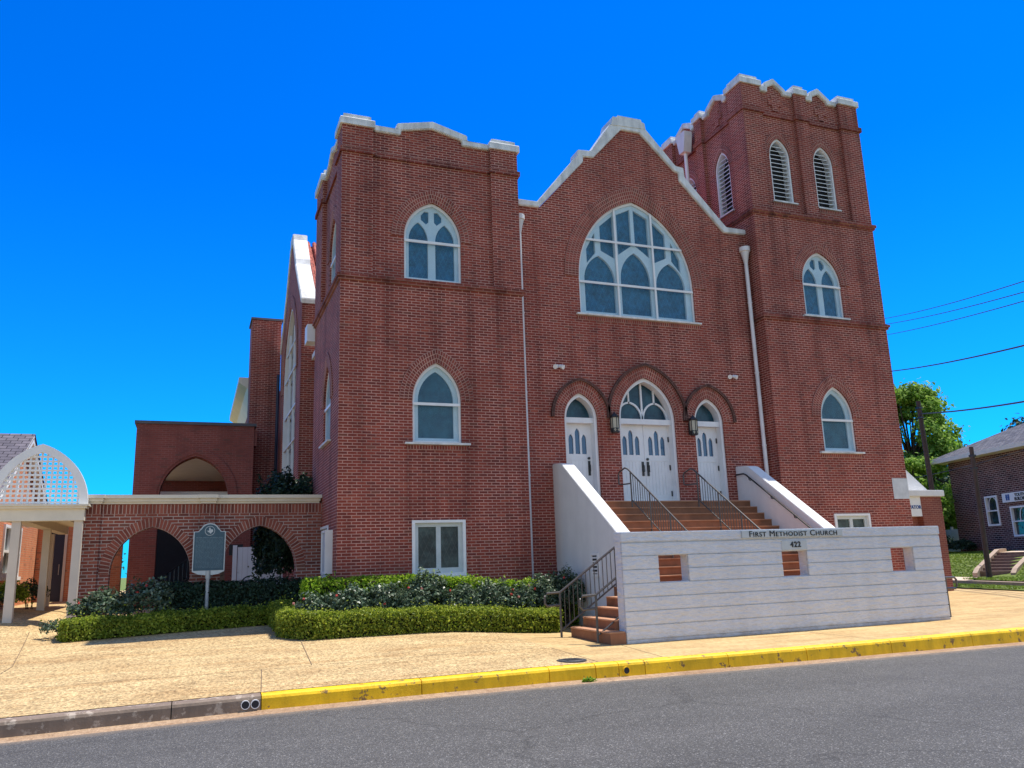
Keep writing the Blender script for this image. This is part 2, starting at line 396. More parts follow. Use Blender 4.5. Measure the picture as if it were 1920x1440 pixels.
def band(mb, inner, outer, T, d0, d1, uvw=None):
    """solid strip between two open curves; the face carries u = run, v = across"""
    run = 0
    for i in range(len(inner) - 1):
        a, b, c, d = inner[i], inner[i + 1], outer[i + 1], outer[i]
        m0 = ((a[0] + d[0]) / 2, (a[1] + d[1]) / 2); m1 = ((b[0] + c[0]) / 2, (b[1] + c[1]) / 2)
        l = math.hypot(m1[0] - m0[0], m1[1] - m0[1]); v = math.hypot(d[0] - a[0], d[1] - a[1])
        mb.poly([T(a[0], d0, a[1]), T(b[0], d0, b[1]), T(c[0], d0, c[1]), T(d[0], d0, d[1])], [(run, 0), (run + l, 0), (run + l, v), (run, v)])
        mb.poly([T(d[0], d0, d[1]), T(c[0], d0, c[1]), T(c[0], d1, c[1]), T(d[0], d1, d[1])], [(run, v), (run + l, v), (run + l, v + .05), (run, v + .05)])
        mb.poly([T(a[0], d0, a[1]), T(b[0], d0, b[1]), T(b[0], d1, b[1]), T(a[0], d1, a[1])], [(run, 0), (run + l, 0), (run + l, -.05), (run, -.05)])
        run += l
    for k in (0, -1):
        a, d = inner[k], outer[k]
        mb.poly([T(a[0], d0, a[1]), T(d[0], d0, d[1]), T(d[0], d1, d[1]), T(a[0], d1, a[1])], [(0, 0), (0, .1), (.05, .1), (.05, 0)])
    return mb
def curve_strip(mb, pts, wid, T, d0, d1):
    """a flat bar of given width following a 2-D polyline"""
    n = len(pts); L, Rr = [], []
    for i, p in enumerate(pts):
        a = pts[max(i - 1, 0)]; b = pts[min(i + 1, n - 1)]
        dx, dz = b[0] - a[0], b[1] - a[1]; l = math.hypot(dx, dz) or 1
        nx, nz = -dz / l * wid / 2, dx / l * wid / 2
        L.append((p[0] + nx, p[1] + nz)); Rr.append((p[0] - nx, p[1] - nz))
    for i in range(n - 1):
        q = [L[i], L[i + 1], Rr[i + 1], Rr[i]]
        mb.poly([T(x, d0, z) for x, z in q])
        mb.poly([T(L[i][0], d0, L[i][1]), T(L[i + 1][0], d0, L[i + 1][1]), T(L[i + 1][0], d1, L[i + 1][1]), T(L[i][0], d1, L[i][1])])
        mb.poly([T(Rr[i][0], d0, Rr[i][1]), T(Rr[i + 1][0], d0, Rr[i + 1][1]), T(Rr[i + 1][0], d1, Rr[i + 1][1]), T(Rr[i][0], d1, Rr[i][1])])
    for k in (0, -1):
        mb.poly([T(L[k][0], d0, L[k][1]), T(Rr[k][0], d0, Rr[k][1]), T(Rr[k][0], d1, Rr[k][1]), T(L[k][0], d1, L[k][1])])
    return mb
def text_mesh(name, s, size, mat, parent, M4, extrude=.008, small=False, spacing=1.0, align='CENTER', bold=0.0):
    cu = bpy.data.curves.new(name, 'FONT'); cu.body = s; cu.size = size; cu.extrude = extrude; cu.align_x = align; cu.align_y = 'CENTER'
    cu.space_character = spacing; cu.offset = bold; cu.resolution_u = 4
    if small:
        cu.small_caps_scale = .80
        for i, ch in enumerate(s):
            if ch.islower(): cu.body_format[i].use_small_caps = True
    t = bpy.data.objects.new(name + '_curve', cu); COL.objects.link(t)
    bpy.context.view_layer.update()
    me = bpy.data.meshes.new_from_object(t.evaluated_get(bpy.context.evaluated_depsgraph_get()))
    bpy.data.objects.remove(t); bpy.data.curves.remove(cu)
    me.transform(M4); me.materials.clear(); me.materials.append(MATS[mat])
    o = bpy.data.objects.new(name, me); COL.objects.link(o); o.parent = parent
    return o

# ------------------------------------------------------------------ ground levels
def lerp(x, xs, ys): return float(np.interp(x, xs, ys))
def kerb_z(x): return lerp(x, [-60, -5, -2, 2.1, 6.8, 12, 60], [-.75, -.09, -.045, -.02, -.035, -.03, -.10])
def gz(x, y):
    """height of the paved ground"""
    k = kerb_z(x)
    left = lerp(y, [-6.6, -1, .5, 2.2, 6, 60], [k, .255, .36, .42, .46, .6])
    far = lerp(y, [-6.6, -1, .5, 2.2, 6, 60], [k, .27, .40, .66, .72, .8])
    right = lerp(y, [-6.6, -4.5, -2, 0, 5, 60], [k, 0, .05, .07, .05, .1])
    t = min(max((x - 1.5) / 3.0, 0), 1); t = t * t * (3 - 2 * t)
    z = left * (1 - t) + right * t
    s = min(max((-5.3 - x) / 1.0, 0), 1); s = s * s * (3 - 2 * s)
    return z * (1 - s) + far * s
def road_z(x, y):
    g = lerp(x, [-60, -5, -2, 2.1, 6.8, 12, 60], [-1.1, -.29, -.245, -.235, -.265, -.285, -.5])
    return g + lerp(y, [-19, -12.5, -6.9], [0, .11, 0.0])
def sheet(name, xs, ys, zf, mat, k='structure'):
    mb = MB()
    V = [[(x, y, zf(x, y)) for x in xs] for y in ys]
    for j in range(len(ys) - 1):
        for i in range(len(xs) - 1): mb.poly([V[j][i], V[j][i + 1], V[j + 1][i + 1], V[j + 1][i]])
    return kind(mb.build(name, mat, smooth=True), k)
fr = lambda a, b, st: list(np.linspace(a, b, max(2, int(round((b - a) / st)) + 1)))

sheet('ground', fr(-900, 900, 150), fr(-900, 900, 150), lambda x, y: -1.3, 'grass_soil')
sheet('road', fr(-60, 60, 1.0), [-40, -30, -22, -19, -16, -14, -12.5, -11, -10, -9, -8, -7.4, -7.1, -6.88], road_z, 'asphalt')
sheet('gutter', fr(-60, 60, 1.0), [-6.92, -6.84, -6.75, -6.56], lambda x, y: road_z(x, -6.9) + (.006 if y > -6.9 else -.02) + (.012 if y > -6.7 else 0), 'gutter_concrete')
sheet('paving', fr(-16, 3.0, .5), fr(-6.42, 3, .47) + [4, 6, 9, 14, 20, 30], lambda x, y: gz(x, y), 'aggregate_paving')
sheet('sidewalk', fr(3.0, 24.2, .53), fr(-6.42, 0, .47) + [1, 2, 3, 4, 5, 6, 8, 12, 20, 40], lambda x, y: gz(x, y), 'smooth_concrete')

# kerb: one profile run along the street, cut into lengths at its joints
def kerb_run(name, x0, x1, mat, r=.03):
    mb = MB(); xs = fr(x0 + .006, x1 - .006, .4)
    def prof(x):
        k = kerb_z(x); b = road_z(x, -6.9) - .1
        wob = .006 * math.sin(x * 3.1) + .004 * math.sin(x * 9.7 + 1)
        return [(x, -6.62 + wob, b), (x, -6.605 + wob, k - .05), (x, -6.59 + wob, k - .018), (x, -6.555 + wob, k), (x, -6.44, k + .006), (x, -6.41, k - .01), (x, -6.41, b)]
    P = [prof(x) for x in xs]
    for a, b in zip(P[:-1], P[1:]):
        for i in range(len(a) - 1): mb.poly([a[i], b[i], b[i + 1], a[i + 1]])
    mb.poly(P[0][::-1]); mb.poly(P[-1])
    return kind(mb.build(name, mat, smooth=False), 'structure')
J = [-40, -30, -20, -14, -10, -6.2, -3.06, -1.99, .14, 2.07, 2.83, 3.22, 3.67, 5.21, 6.78, 8.64, 10.59, 12.6, 14.6, 17, 20, 24, 30, 40]
for a, b in zip(J[:-1], J[1:]):
    kerb_run('kerb', a, b, 'kerb_bare' if b < -1.9 or a > 23 else 'kerb_yellow')
# pavement joints: thin dark grooves lying on the paving
def joint(pts, wdt=.011):
    mb = MB(); P = []
    for a, b in zip(pts[:-1], pts[1:]):
        n = max(1, int(math.dist(a, b) / .25))
        P += [(a[0] + (b[0] - a[0]) * i / n, a[1] + (b[1] - a[1]) * i / n) for i in range(n)]
    P.append(pts[-1])
    for a, b in zip(P[:-1], P[1:]):
        dx, dy = b[0] - a[0], b[1] - a[1]; l = math.hypot(dx, dy); nx, ny = -dy / l * wdt / 2, dx / l * wdt / 2
        mb.poly([(x, y, gz(x, y) + .005) for x, y in ((a[0] + nx, a[1] + ny), (a[0] - nx, a[1] - ny), (b[0] - nx, b[1] - ny), (b[0] + nx, b[1] + ny))])
    return kind(mb.build('pavement_joint', 'joint_dirt'), 'structure')
for pts in ([(-5.72, -6.0), (-5.5, -2.6), (-5.9, 1.2)], [(-5.55, -2.0), (-2.5, -2.0), (-.95, -1.75)], [(-9, -4.6), (-4.7, -4.6), (-2.5, -4.75), (3.0, -4.6)],
            [(-.95, -2.0), (-1.1, -4.65)], [(-1.85, -4.7), (-1.98, -6.4)], [(4.35, -4.62), (4.12, -6.4)], [(3.0, -4.6), (2.98, -6.4)],
            [(12.6, -4.7), (13.2, -6.4)], [(12.6, -4.4), (24.0, -3.6)], [(18, -3.9), (19, -6.4)], [(8.4, -4.7), (8.5, -6.4)], [(16, 2), (24, .5)], [(20, -3.8), (20.6, 4.5)]): joint(pts)

# ------------------------------------------------------------------ THE CHURCH
church = thing('church', 'red brick church with two square towers, white coping and pointed arch windows', 'church')
def part(mb, name, mat, parent=church, **kw): return mb.build(name, mat, parent, **kw)

def ring(T, c, w, zs, h, o0, rows, proud, parent=church, hood=False, mat='brick_ring', name='arch_ring'):
    mb = MB(); rh = .105
    for i in range(rows):
        band(mb, arcs(c, w, zs, h, o0 + i * rh), arcs(c, w, zs, h, o0 + (i + 1) * rh), T, -proud - .006 * i, .02)
    o = mb.build(name, mat, parent, fix=False)
    if hood:
        hm = MB(); band(hm, arcs(c, w, zs, h, o0 + rows * rh), arcs(c, w, zs, h, o0 + rows * rh + .07), T, -.10, .02); hm.build('hood_mould', 'brick_shaded_hood', parent, fix=False)
    return o
def sill(mb, T, a, b, z, d=.09, t=.045): mb.plate(rect(a, b, z - t, z), [], T, -d, .12)

def window_arch(T, c, w, z0, zs, h, cross=None, tracery='none', big=False, glass_mat='stained_glass', sill_w=None):
    """pointed window: frame > glazing, stained pane, tracery and glazing bar as its sub-parts"""
    fr_ = MB(); t = .055
    o = arch(c, w, z0, zs, h); i = arch(c, w - t, z0 + t, zs, h - t * 1.3)
    fr_.plate(o, [i], T, .05, .20)
    f = fr_.build('window', 'white_paint', church)
    MB().plate(arch(c, w - .02, z0 + .02, zs, h - .03), [], T, .175, .19).build('pane', glass_mat, f)
    tm = MB()
    if tracery == 'single':
        tm.plate(arch(c, w - t * .9, z0 + t * .9, zs, h - t), [arch(c, w - .16, z0 + .13, zs, h - .19)], T, .13, .172)
    if tracery == 'two':
        tw = w - t * .9
        sub = tw / 2 - .065
        holes = [arch(c - tw / 2, sub - .03, z0 + .1, zs - .02, h * .50), arch(c + tw / 2, sub - .03, z0 + .1, zs - .02, h * .50)]
        zt = zs + h * .45
        for s in (-1, 1):
            holes.append([(c + s * .07, zt + .33), (c + s * .07, zt + .06), (c + s * .14, zt - .01), (c + s * .27, zt + .10), (c + s * .27, zt + .22), (c + s * .17, zt + .34)][::s])
        tm.plate(arch(c, tw, z0 + t * .9, zs, h - t), holes, T, .12, .172)
    if tracery == 'three':
        tw = w - t * .9; cols = [c - 1.13, c, c + 1.13]
        holes = []
        for k, cc in enumerate(cols):
            zz = zs - .02 if k != 1 else zs + .10
            holes.append(arch(cc, .47, z0 + .12, zz, .72 if k != 1 else .80))
        R_ = (w * w + h * h) / (2 * w); qq = R_ - w
        def edge(x): return zs + math.sqrt(max(0.01, (R_ - .16) ** 2 - (qq + abs(x - c)) ** 2))
        for s in (-1, 1):
            x0, x1 = .055, .50
            holes.append([(c + s * x0, zs + 1.12), (c + s * x1, zs + .80), (c + s * x1, min(edge(c + x1), zs + 2.0)), (c + s * x0, edge(c + x0) - .02)][::s])
            x0, x1 = .62, 1.05
            holes.append([(c + s * x0, zs + .66), (c + s * x1, zs + .86), (c + s * x1, edge(c + x1)), (c + s * x0, edge(c + x0))][::s])
            x0, x1 = 1.22, 1.50
            holes.append([(c + s * x0, zs + .78), (c + s * x1, zs + .45), (c + s * x1, edge(c + x1)), (c + s * x0, edge(c + x0))][::s])
        tm.plate(arch(c, tw, z0 + t * .9, zs, h - t), holes, T, .10, .172)
    if tm.f: tm.build('tracery', 'white_paint', f)
    MB().plate(arch(c, w - t, z0 + t, zs, h - t * 1.4), [], T, .060, .066).build('storm_glazing', 'storm_glazing', f, fix=False)
    bm_ = MB()
    if big:
        Rb = (w * w + h * h) / (2 * w)
        for dx in (-.60, .58):
            bm_.plate(rect(c + dx - .028, c + dx + .028, z0 + .02, zs + math.sqrt(Rb ** 2 - (Rb - w + abs(dx)) ** 2) - .03), [], T, .025, .055)
        for zc, ww in ((zs - .12, w - .01), (zs + 1.13, w * .85)):
            bm_.plate(rect(c - ww, c + ww, zc - .03, zc + .03), [], T, .02, .05)
    elif cross:
        bm_.plate(rect(c - w + .01, c + w - .01, cross - .032, cross + .032), [], T, .02, .055)
    if bm_.f: bm_.build('glazing_bar', 'white_paint', f)
    if sill_w:
        sm = MB(); sill(sm, T, c - sill_w, c + sill_w, z0); sm.build('sill', 'white_coping', f)
    return f
def basement_window(T, a, b, z0, z1, mat='stained_green'):
    mb = MB(); mb.plate(rect(a, b, z0, z1), [rect(a + .07, b - .07, z0 + .07, z1 - .06)], T, -.03, .2)
    f = mb.build('basement_window', 'white_paint', church)
    g = MB(); m = (a + b) / 2
    g.plate(rect(a + .07, b - .07, z0 + .07, z1 - .06), [rect(a + .16, m - .055, z0 + .18, z1 - .15), rect(m + .055, b - .16, z0 + .18, z1 - .15)], T, .05, .1)
    g.build('sash', 'grey_frame', f)
    MB().plate(rect(a + .1, b - .1, z0 + .1, z1 - .1), [], T, .09, .098).build('pane', mat, f)
    sm = MB(); sill(sm, T, a - .03, b + .05, z0 + .005, .07, .05); sm.build('sill', 'white_coping', f)

UW, LW = (.73, 8.32, 9.42, .98), (.595, 4.30, 5.32, .915)          # half-width, sill, spring, rise of the tower windows
BELT0, BELT1 = 8.13, 8.27
def coping(T, prof_bot, prof_top, d0, d1):
    return MB().plate(prof_bot + prof_top[::-1], [], T, d0, d1).build('coping', 'white_coping', church, bevel=.02)
def belt(T, a, b, z0=BELT0, z1=BELT1, d1=.1, p=.085):
    mb = MB(); mb.plate(rect(a, b, z0 + .065, z1), [], T, -p, d1); mb.plate(rect(a + .03, b - .03, z0, z0 + .065), [], T, -p * .55, d1)
    return mb
def cap_stone(x0, x1, y0, y1, z0, z1):
    mb = MB(); h = z1 - z0; m = z0 + h * .52; e = .09; e2 = .17
    lo = [(x0, y0), (x1, y0), (x1, y1), (x0, y1)]; mid = [(x0 + .02, y0 + .02), (x1 - .02, y0 + .02), (x1 - .02, y1 - .02), (x0 + .02, y1 - .02)]
    up = [(x0 + e, y0 + e), (x1 - e, y0 + e), (x1 - e, y1 - e), (x0 + e, y1 - e)]; top = [(x0 + e2, y0 + e2), (x1 - e2, y0 + e2), (x1 - e2, y1 - e2), (x0 + e2, y1 - e2)]
    L = [[(a, b, z) for a, b in q] for q, z in ((lo, z0), (lo, m - .02), (mid, m), (up, m + .03), (up, z1 - .05), (top, z1))]
    mb.poly(L[0][::-1]); mb.poly(L[-1])
    for A, B in zip(L[:-1], L[1:]):
        for i in range(4): mb.poly([A[i], A[(i + 1) % 4], B[(i + 1) % 4], B[i]])
    return mb.build('cap_stone', 'white_coping', church)

# ---- left tower: x 0..4.58, y 0..4.25
LX, LD = 4.58, 4.25
mb = MB()
mb.plate(rect(0, LX, -.3, 8.2), [arch(2.31, LW[0], LW[1], LW[2], LW[3]), rect(1.68, 2.95, 1.27, 2.52)], TF(0), 0, .4)
mb.box(0, .76, 0, .76, 8.2, 12.14); mb.box(3.84, LX, 0, .76, 8.2, 12.10)
mb.plate([(.76, 8.2), (3.84, 8.2), (3.84, 12.08), (3.08, 12.08), (3.07, 12.22), (2.28, 12.41), (1.47, 12.23), (1.46, 12.1), (.76, 12.1)],
         [arch(2.28, UW[0], UW[1], UW[2], UW[3])], TF(0), .10, .4)
# side (x = 0) below and above the belt
mb.plate(rect(.4, LD, -.3, 8.2), [arch(1.75, .56, 4.5, 5.5, .95), rect(1.2, 2.45, 1.27, 2.5)], TS(0), 0, .4)
mb.plate([(.76, 8.2), (3.1, 8.2), (3.1, 12.1), (2.5, 12.12), (1.95, 12.35), (1.35, 12.12), (.76, 12.12)], [arch(1.75, .62, 8.45, 9.45, .95)], TS(0), .10, .4)
mb.box(-.02, .4, 3.1, LD, 8.2, 12.1)
mb.box(LX - .4, LX, .4, LD, -.3, 8.2); mb.box(LX - .4, LX, .76, LD, 8.2, 12.1)
mb.box(.4, LX - .4, LD - .4, LD, -.3, 12.1); mb.box(.4, LX - .4, .4, LD - .4, 11.2, 11.4)
part(mb, 'tower_wall', 'brick_church')
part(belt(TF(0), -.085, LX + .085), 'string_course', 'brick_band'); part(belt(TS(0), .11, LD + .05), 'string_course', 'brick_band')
mb = MB()
for a, b, dp in ((-.05, .81, 0), (.81, 3.79, .1), (3.79, LX + .05, 0)): mb.plate(rect(a, b, 11.41, 11.53), [], TF(dp), -.06, .05)
mb.plate(rect(LX - .02, LX + .055, 11.40, 11.52), [], TF(.06), 0, .7)
for a, b, dp in ((.02, .81, 0), (.81, 3.05, .1), (3.05, LD, -.02)): mb.plate(rect(a, b, 11.41, 11.53), [], TS(dp), -.055, .05)
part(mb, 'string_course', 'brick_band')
mb = MB()
cap_stone(-.06, .80, -.06, .80, 12.14, 12.50); cap_stone(3.80, LX + .06, -.06, .80, 12.10, 12.46); cap_stone(-.08, .5, 3.05, LD + .06, 12.1, 12.5)
coping(TF(0), [(.80, 12.1), (1.46, 12.1), (1.47, 12.23), (2.28, 12.41), (3.07, 12.22), (3.08, 12.08), (3.80, 12.08)],
       [(.80, 12.26), (1.36, 12.26), (1.37, 12.41), (2.30, 12.62), (3.22, 12.38), (3.22, 12.24), (3.80, 12.23)], .02, .5)
coping(TS(0), [(.80, 12.12), (1.35, 12.12), (1.95, 12.35), (2.5, 12.12), (3.05, 12.1)], [(.80, 12.27), (1.35, 12.28), (1.95, 12.53), (2.5, 12.28), (3.05, 12.25)], .02, .5)
mb.box(3.2, LX + .05, 3.4, LD + .05, 12.1, 12.45)
part(mb, 'coping', 'white_coping')
ring(TF(.10), 2.28, UW[0], UW[2], UW[3], .0, 3, .02); ring(TF(0), 2.31, LW[0], LW[2], LW[3], 0, 3, .014)
ring(TS(.10), 1.75, .62, 9.45, .95, 0, 3, .02); ring(TS(0), 1.75, .56, 5.5, .95, 0, 3, .02)
window_arch(TF(.10), 2.28, *UW, cross=9.34, tracery='two')
window_arch(TF(0), 2.31, *LW, cross=5.23, tracery='single', glass_mat='stained_plain', sill_w=.79)
window_arch(TS(.10), 1.75, .62, 8.45, 9.45, .95, cross=9.3, tracery='none', glass_mat='door_glass')
window_arch(TS(0), 1.75, .56, 4.5, 5.5, .95, cross=5.4, tracery='none', glass_mat='door_glass', sill_w=.7)
basement_window(TF(0), 1.68, 2.95, 1.27, 2.52); basement_window(TS(0), 1.2, 2.45, 1.27, 2.5)
# soldier course under the lower sill
mb = MB(); band(mb, [(1.56 + .1 * i, 4.14) for i in range(16)], [(1.56 + .1 * i, 4.25) for i in range(16)], TF(0), -.012, .02); mb.build('sill_course', 'brick_ring', church, fix=False)

# ---- right tower: x 12.10..16.67, y 0..4.6
RX0, RX1, RD = 12.10, 16.67, 4.62
mb = MB()
mb.plate(rect(RX0, RX1, -.3, 11.48), [arch(14.36, UW[0], UW[1] + .03, UW[2], UW[3]), arch(14.33, LW[0], LW[1], LW[2], LW[3]), rect(13.78, 15.07, 1.3, 2.55)], TF(0), 0, .4)
for a, b in ((RX0, 12.82), (14.12, 14.60), (15.92, RX1)): mb.box(a, b, 0, .45 if 13 < a < 15 else .72, 11.48, 15.72)
for a, b, pk in ((12.82, 14.12, 13.42), (14.60, 15.92, 15.18)):
    mb.plate([(a, 11.48), (b, 11.48), (b, 15.62), (pk + .33, 15.62), (pk + .32, 15.70), (pk, 15.93), (pk - .26, 15.80), (pk - .27, 15.62), (a, 15.62)],
             [arch(pk - .01 if a < 14 else pk - .08, .385, 11.97, 13.5, .60)], TF(0), .12, .42)
mb.plate(rect(.4, RD, -.3, 11.48), [], TS(RX0), 0, .4)
for a, b in ((2.17, 2.55), (3.92, RD)): mb.box(RX0, RX0 + .5, a, b, 11.48, 15.72)
for a, b, pk in ((.72, 2.17, 1.42), (2.55, 3.92, 3.22)):
    mb.plate([(a, 11.48), (b, 11.48), (b, 15.62), (pk + .4, 15.62), (pk + .38, 15.72), (pk, 15.93), (pk - .38, 15.72), (pk - .4, 15.62), (a, 15.62)], [arch(pk, .37, 11.97, 13.5, .60)], TS(RX0), .12, .42)
mb.box(RX1 - .4, RX1, .4, RD, -.3, 11.48); mb.box(RX1 - .4, RX1, .72, RD, 11.48, 15.72)
mb.box(RX0 + .4, RX1 - .4, RD - .4, RD, -.3, 11.48); mb.box(RX0 + .5, RX1 - .4, RD - .4, RD, 11.48, 15.72); mb.box(RX0 + .5, RX1 - .4, .72, RD - .4, 15.0, 15.2)
part(mb, 'tower_wall', 'brick_church')
for z0, z1 in ((BELT0, BELT1), (11.40, 11.55)):
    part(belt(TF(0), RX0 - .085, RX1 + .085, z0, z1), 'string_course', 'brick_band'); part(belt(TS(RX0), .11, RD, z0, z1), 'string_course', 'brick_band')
mb = MB()
for a, b, dp in ((RX0 - .05, 12.87, 0), (12.87, 14.07, .12), (14.07, 14.65, 0), (14.65, 15.87, .12), (15.87, RX1 + .055, 0)): mb.plate(rect(a, b, 14.80, 14.95), [], TF(dp), -.06, .05)
for a, b, dp in ((.02, .77, 0), (.77, 2.12, .12), (2.12, 2.60, 0), (2.60, 3.87, .12), (3.87, RD, 0)): mb.plate(rect(a, b, 14.80, 14.95), [], TS(RX0 + dp), -.055, .05)
mb.plate(rect(RX1 - .02, RX1 + .06, 14.79, 14.94), [], TF(.06), 0, .6)
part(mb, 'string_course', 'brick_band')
# brick crosses in low relief on the parapet
mb = MB()
for cx in (13.42, 15.24):
    mb = MB(); mb.plate([(cx - .10, 15.03), (cx + .10, 15.03), (cx + .10, 15.2), (cx + .24, 15.2), (cx + .24, 15.4), (cx + .10, 15.4), (cx + .10, 15.55), (cx - .10, 15.55), (cx - .10, 15.4), (cx - .24, 15.4), (cx - .24, 15.2), (cx - .10, 15.2)], [], TF(.12), -.035, .02); part(mb, 'brick_cross', 'brick_church')
for cy in (1.42, 3.22):
    mb = MB(); mb.plate([(cy - .10, 15.03), (cy + .10, 15.03), (cy + .10, 15.2), (cy + .24, 15.2), (cy + .24, 15.4), (cy + .10, 15.4), (cy + .10, 15.55), (cy - .10, 15.55), (cy - .10, 15.4), (cy - .24, 15.4), (cy - .24, 15.2), (cy - .10, 15.2)], [], TS(RX0 + .12), -.035, .02); part(mb, 'brick_cross', 'brick_church')
mb = MB()
cap_stone(RX0 - .06, 12.86, -.06, .78, 15.72, 16.10); cap_stone(15.88, RX1 + .06, -.06, .78, 15.70, 16.08); cap_stone(14.10, 14.64, -.06, .5, 15.71, 16.10)
cap_stone(RX0 - .06, RX0 + .55, 2.12, 2.60, 15.71, 16.08); cap_stone(RX0 - .06, RX0 + .55, 3.88, RD + .06, 15.71, 16.08)
for a, b, pk in ((12.86, 14.10, 13.42), (14.64, 15.88, 15.18)):
    coping(TF(0), [(a, 15.62), (pk - .27, 15.62), (pk - .26, 15.80), (pk, 15.93), (pk + .32, 15.70), (pk + .33, 15.62), (b, 15.62)],
           [(a, 15.78), (pk - .37, 15.80), (pk - .36, 15.94), (pk, 16.14), (pk + .43, 15.82), (pk + .44, 15.78), (b, 15.78)], .03, .5)
for a, b, pk in ((.78, 2.12, 1.42), (2.60, 3.88, 3.22)):
    coping(TS(RX0), [(a, 15.62), (pk - .4, 15.62), (pk - .38, 15.72), (pk, 15.93), (pk + .38, 15.72), (pk + .4, 15.62), (b, 15.62)],
           [(a, 15.78), (pk - .5, 15.80), (pk - .48, 15.88), (pk, 16.12), (pk + .48, 15.88), (pk + .5, 15.78), (b, 15.78)], .03, .5)
def louver(T, c, w=.385, z0=11.97, zs=13.5, h=.60):
    mb = MB(); mb.plate(arch(c, w, z0, zs, h), [arch(c, w - .055, z0 + .05, zs, h - .07)], T, .03, .30)
    f = mb.build('louver_window', 'white_paint', church)
    s = MB(); n = 14
    for i in range(n):
        z = z0 + .10 + i * (zs + h - z0 - .2) / n
        ww = w - .05
        if z > zs:
            rr = (w * w + h * h) / (2 * w); ww = min(ww, math.sqrt(max(0, rr * rr - (z + .06 - zs) ** 2)) - (rr - w) - .05)
        if ww < .06: continue
        q = [(.085, z - .028), (.085, z - .008), (.165, z + .030), (.165, z + .016)]
        for a in range(4):
            (d0, z0_), (d1, z1_) = q[a], q[(a + 1) % 4]; s.poly([T(c - ww, d0, z0_), T(c + ww, d0, z0_), T(c + ww, d1, z1_), T(c - ww, d1, z1_)])
    s.build('slat', 'white_paint', f, fix=False)
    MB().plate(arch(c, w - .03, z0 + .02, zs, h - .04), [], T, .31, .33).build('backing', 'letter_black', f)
    sm = MB(); sill(sm, T, c - w - .06, c + w + .08, z0, .07, .045); sm.build('sill', 'white_coping', f)
    ring(T, c, w, zs, h, 0, 2, .02, hood=False)
    m2 = MB(); band(m2, [(c - .44 + .08 * i, z0 - .15) for i in range(12)], [(c - .44 + .08 * i, z0 - .045) for i in range(12)], T, -.012, .02); m2.build('sill_course', 'brick_ring', church, fix=False)
louver(TF(.12), 13.41); louver(TF(.12), 15.10); louver(TS(RX0 + .12), 1.42, .37); louver(TS(RX0 + .12), 3.22, .37)
ring(TF(0), 14.36, UW[0], UW[2], UW[3], 0, 3, .014); ring(TF(0), 14.33, LW[0], LW[2], LW[3], 0, 3, .02, hood=False)
window_arch(TF(0), 14.36, UW[0], UW[1] + .03, UW[2], UW[3], cross=9.34, tracery='two', sill_w=.86)
window_arch(TF(0), 14.33, *LW, cross=5.23, tracery='single', glass_mat='stained_plain', sill_w=.79)
basement_window(TF(0), 13.78, 15.07, 1.3, 2.55)
mb = MB(); band(mb, [(13.58 + .1 * i, 4.14) for i in range(16)], [(13.58 + .1 * i, 4.25) for i in range(16)], TF(0), -.012, .02); mb.build('sill_course', 'brick_ring', church, fix=False)
mb = MB(); mb.plate(rect(16.08, 16.665, 2.96, 3.56), [], TF(0), -.012, .1); part(mb, 'cornerstone', 'marble')

# ---- gable front between the towers (y = .5)
GY = .5; GC = 8.3
DOORS = ((6.32, .475, 5.12, .66), (GC, .86, 5.14, 1.15), (10.25, .475, 5.14, .66))
LAND = 2.935
outer = [(LX, -.3), (RX0, -.3), (RX0, 10.89), (11.31, 10.89), (9.92, 12.33), (9.92, 12.58), (9.77, 12.61), (8.68, 13.66), (7.95, 13.66), (6.80, 12.58), (6.79, 12.44), (5.39, 10.88), (LX, 10.86)]
mb = MB()
mb.plate(outer, [arch(GC - .01, 1.82, 7.97, 9.02, 2.42, 0, 18)] + [arch(c, w, LAND, zs, h) for c, w, zs, h in DOORS], TF(GY), 0, .5)
part(mb, 'gable_wall', 'brick_church')
mb = MB()
coping(TF(GY), [(LX, 10.84), (5.36, 10.86), (6.77, 12.42), (6.77, 12.58), (7.10, 12.60), (8.05, 13.64), (8.66, 13.64), (9.77, 12.58), (9.90, 12.56), (9.90, 12.31), (11.31, 10.86), (RX0 + .0, 10.88)],
       [(LX, 11.02), (5.32, 11.02), (6.60, 12.60), (6.62, 12.77), (7.04, 12.80), (7.72, 13.78), (8.86, 13.82), (9.82, 12.77), (10.08, 12.75), (10.10, 12.45), (11.42, 11.04), (RX0 + .0, 11.04)], -.07, .42)
mb = MB(); mb.plate([(7.72, 13.73), (7.80, 14.0), (7.92, 14.0), (7.96, 14.06), (8.72, 14.06), (8.76, 13.98), (8.84, 13.96), (8.86, 13.78)], [], TF(GY), -.085, .62)
part(mb, 'peak_stone', 'white_coping')
ring(TF(GY), GC - .01, 1.82, 9.02, 2.42, 0, 4, .016, hood=False)
window_arch(TF(GY), GC - .01, 1.82, 7.97, 9.02, 2.42, tracery='three', big=True, sill_w=1.95)
mb = MB(); band(mb, [(6.36 + .1 * i, 7.80) for i in range(40)], [(6.36 + .1 * i, 7.92) for i in range(40)], TF(GY), -.012, .02); mb.build('sill_course', 'brick_ring', church, fix=False)
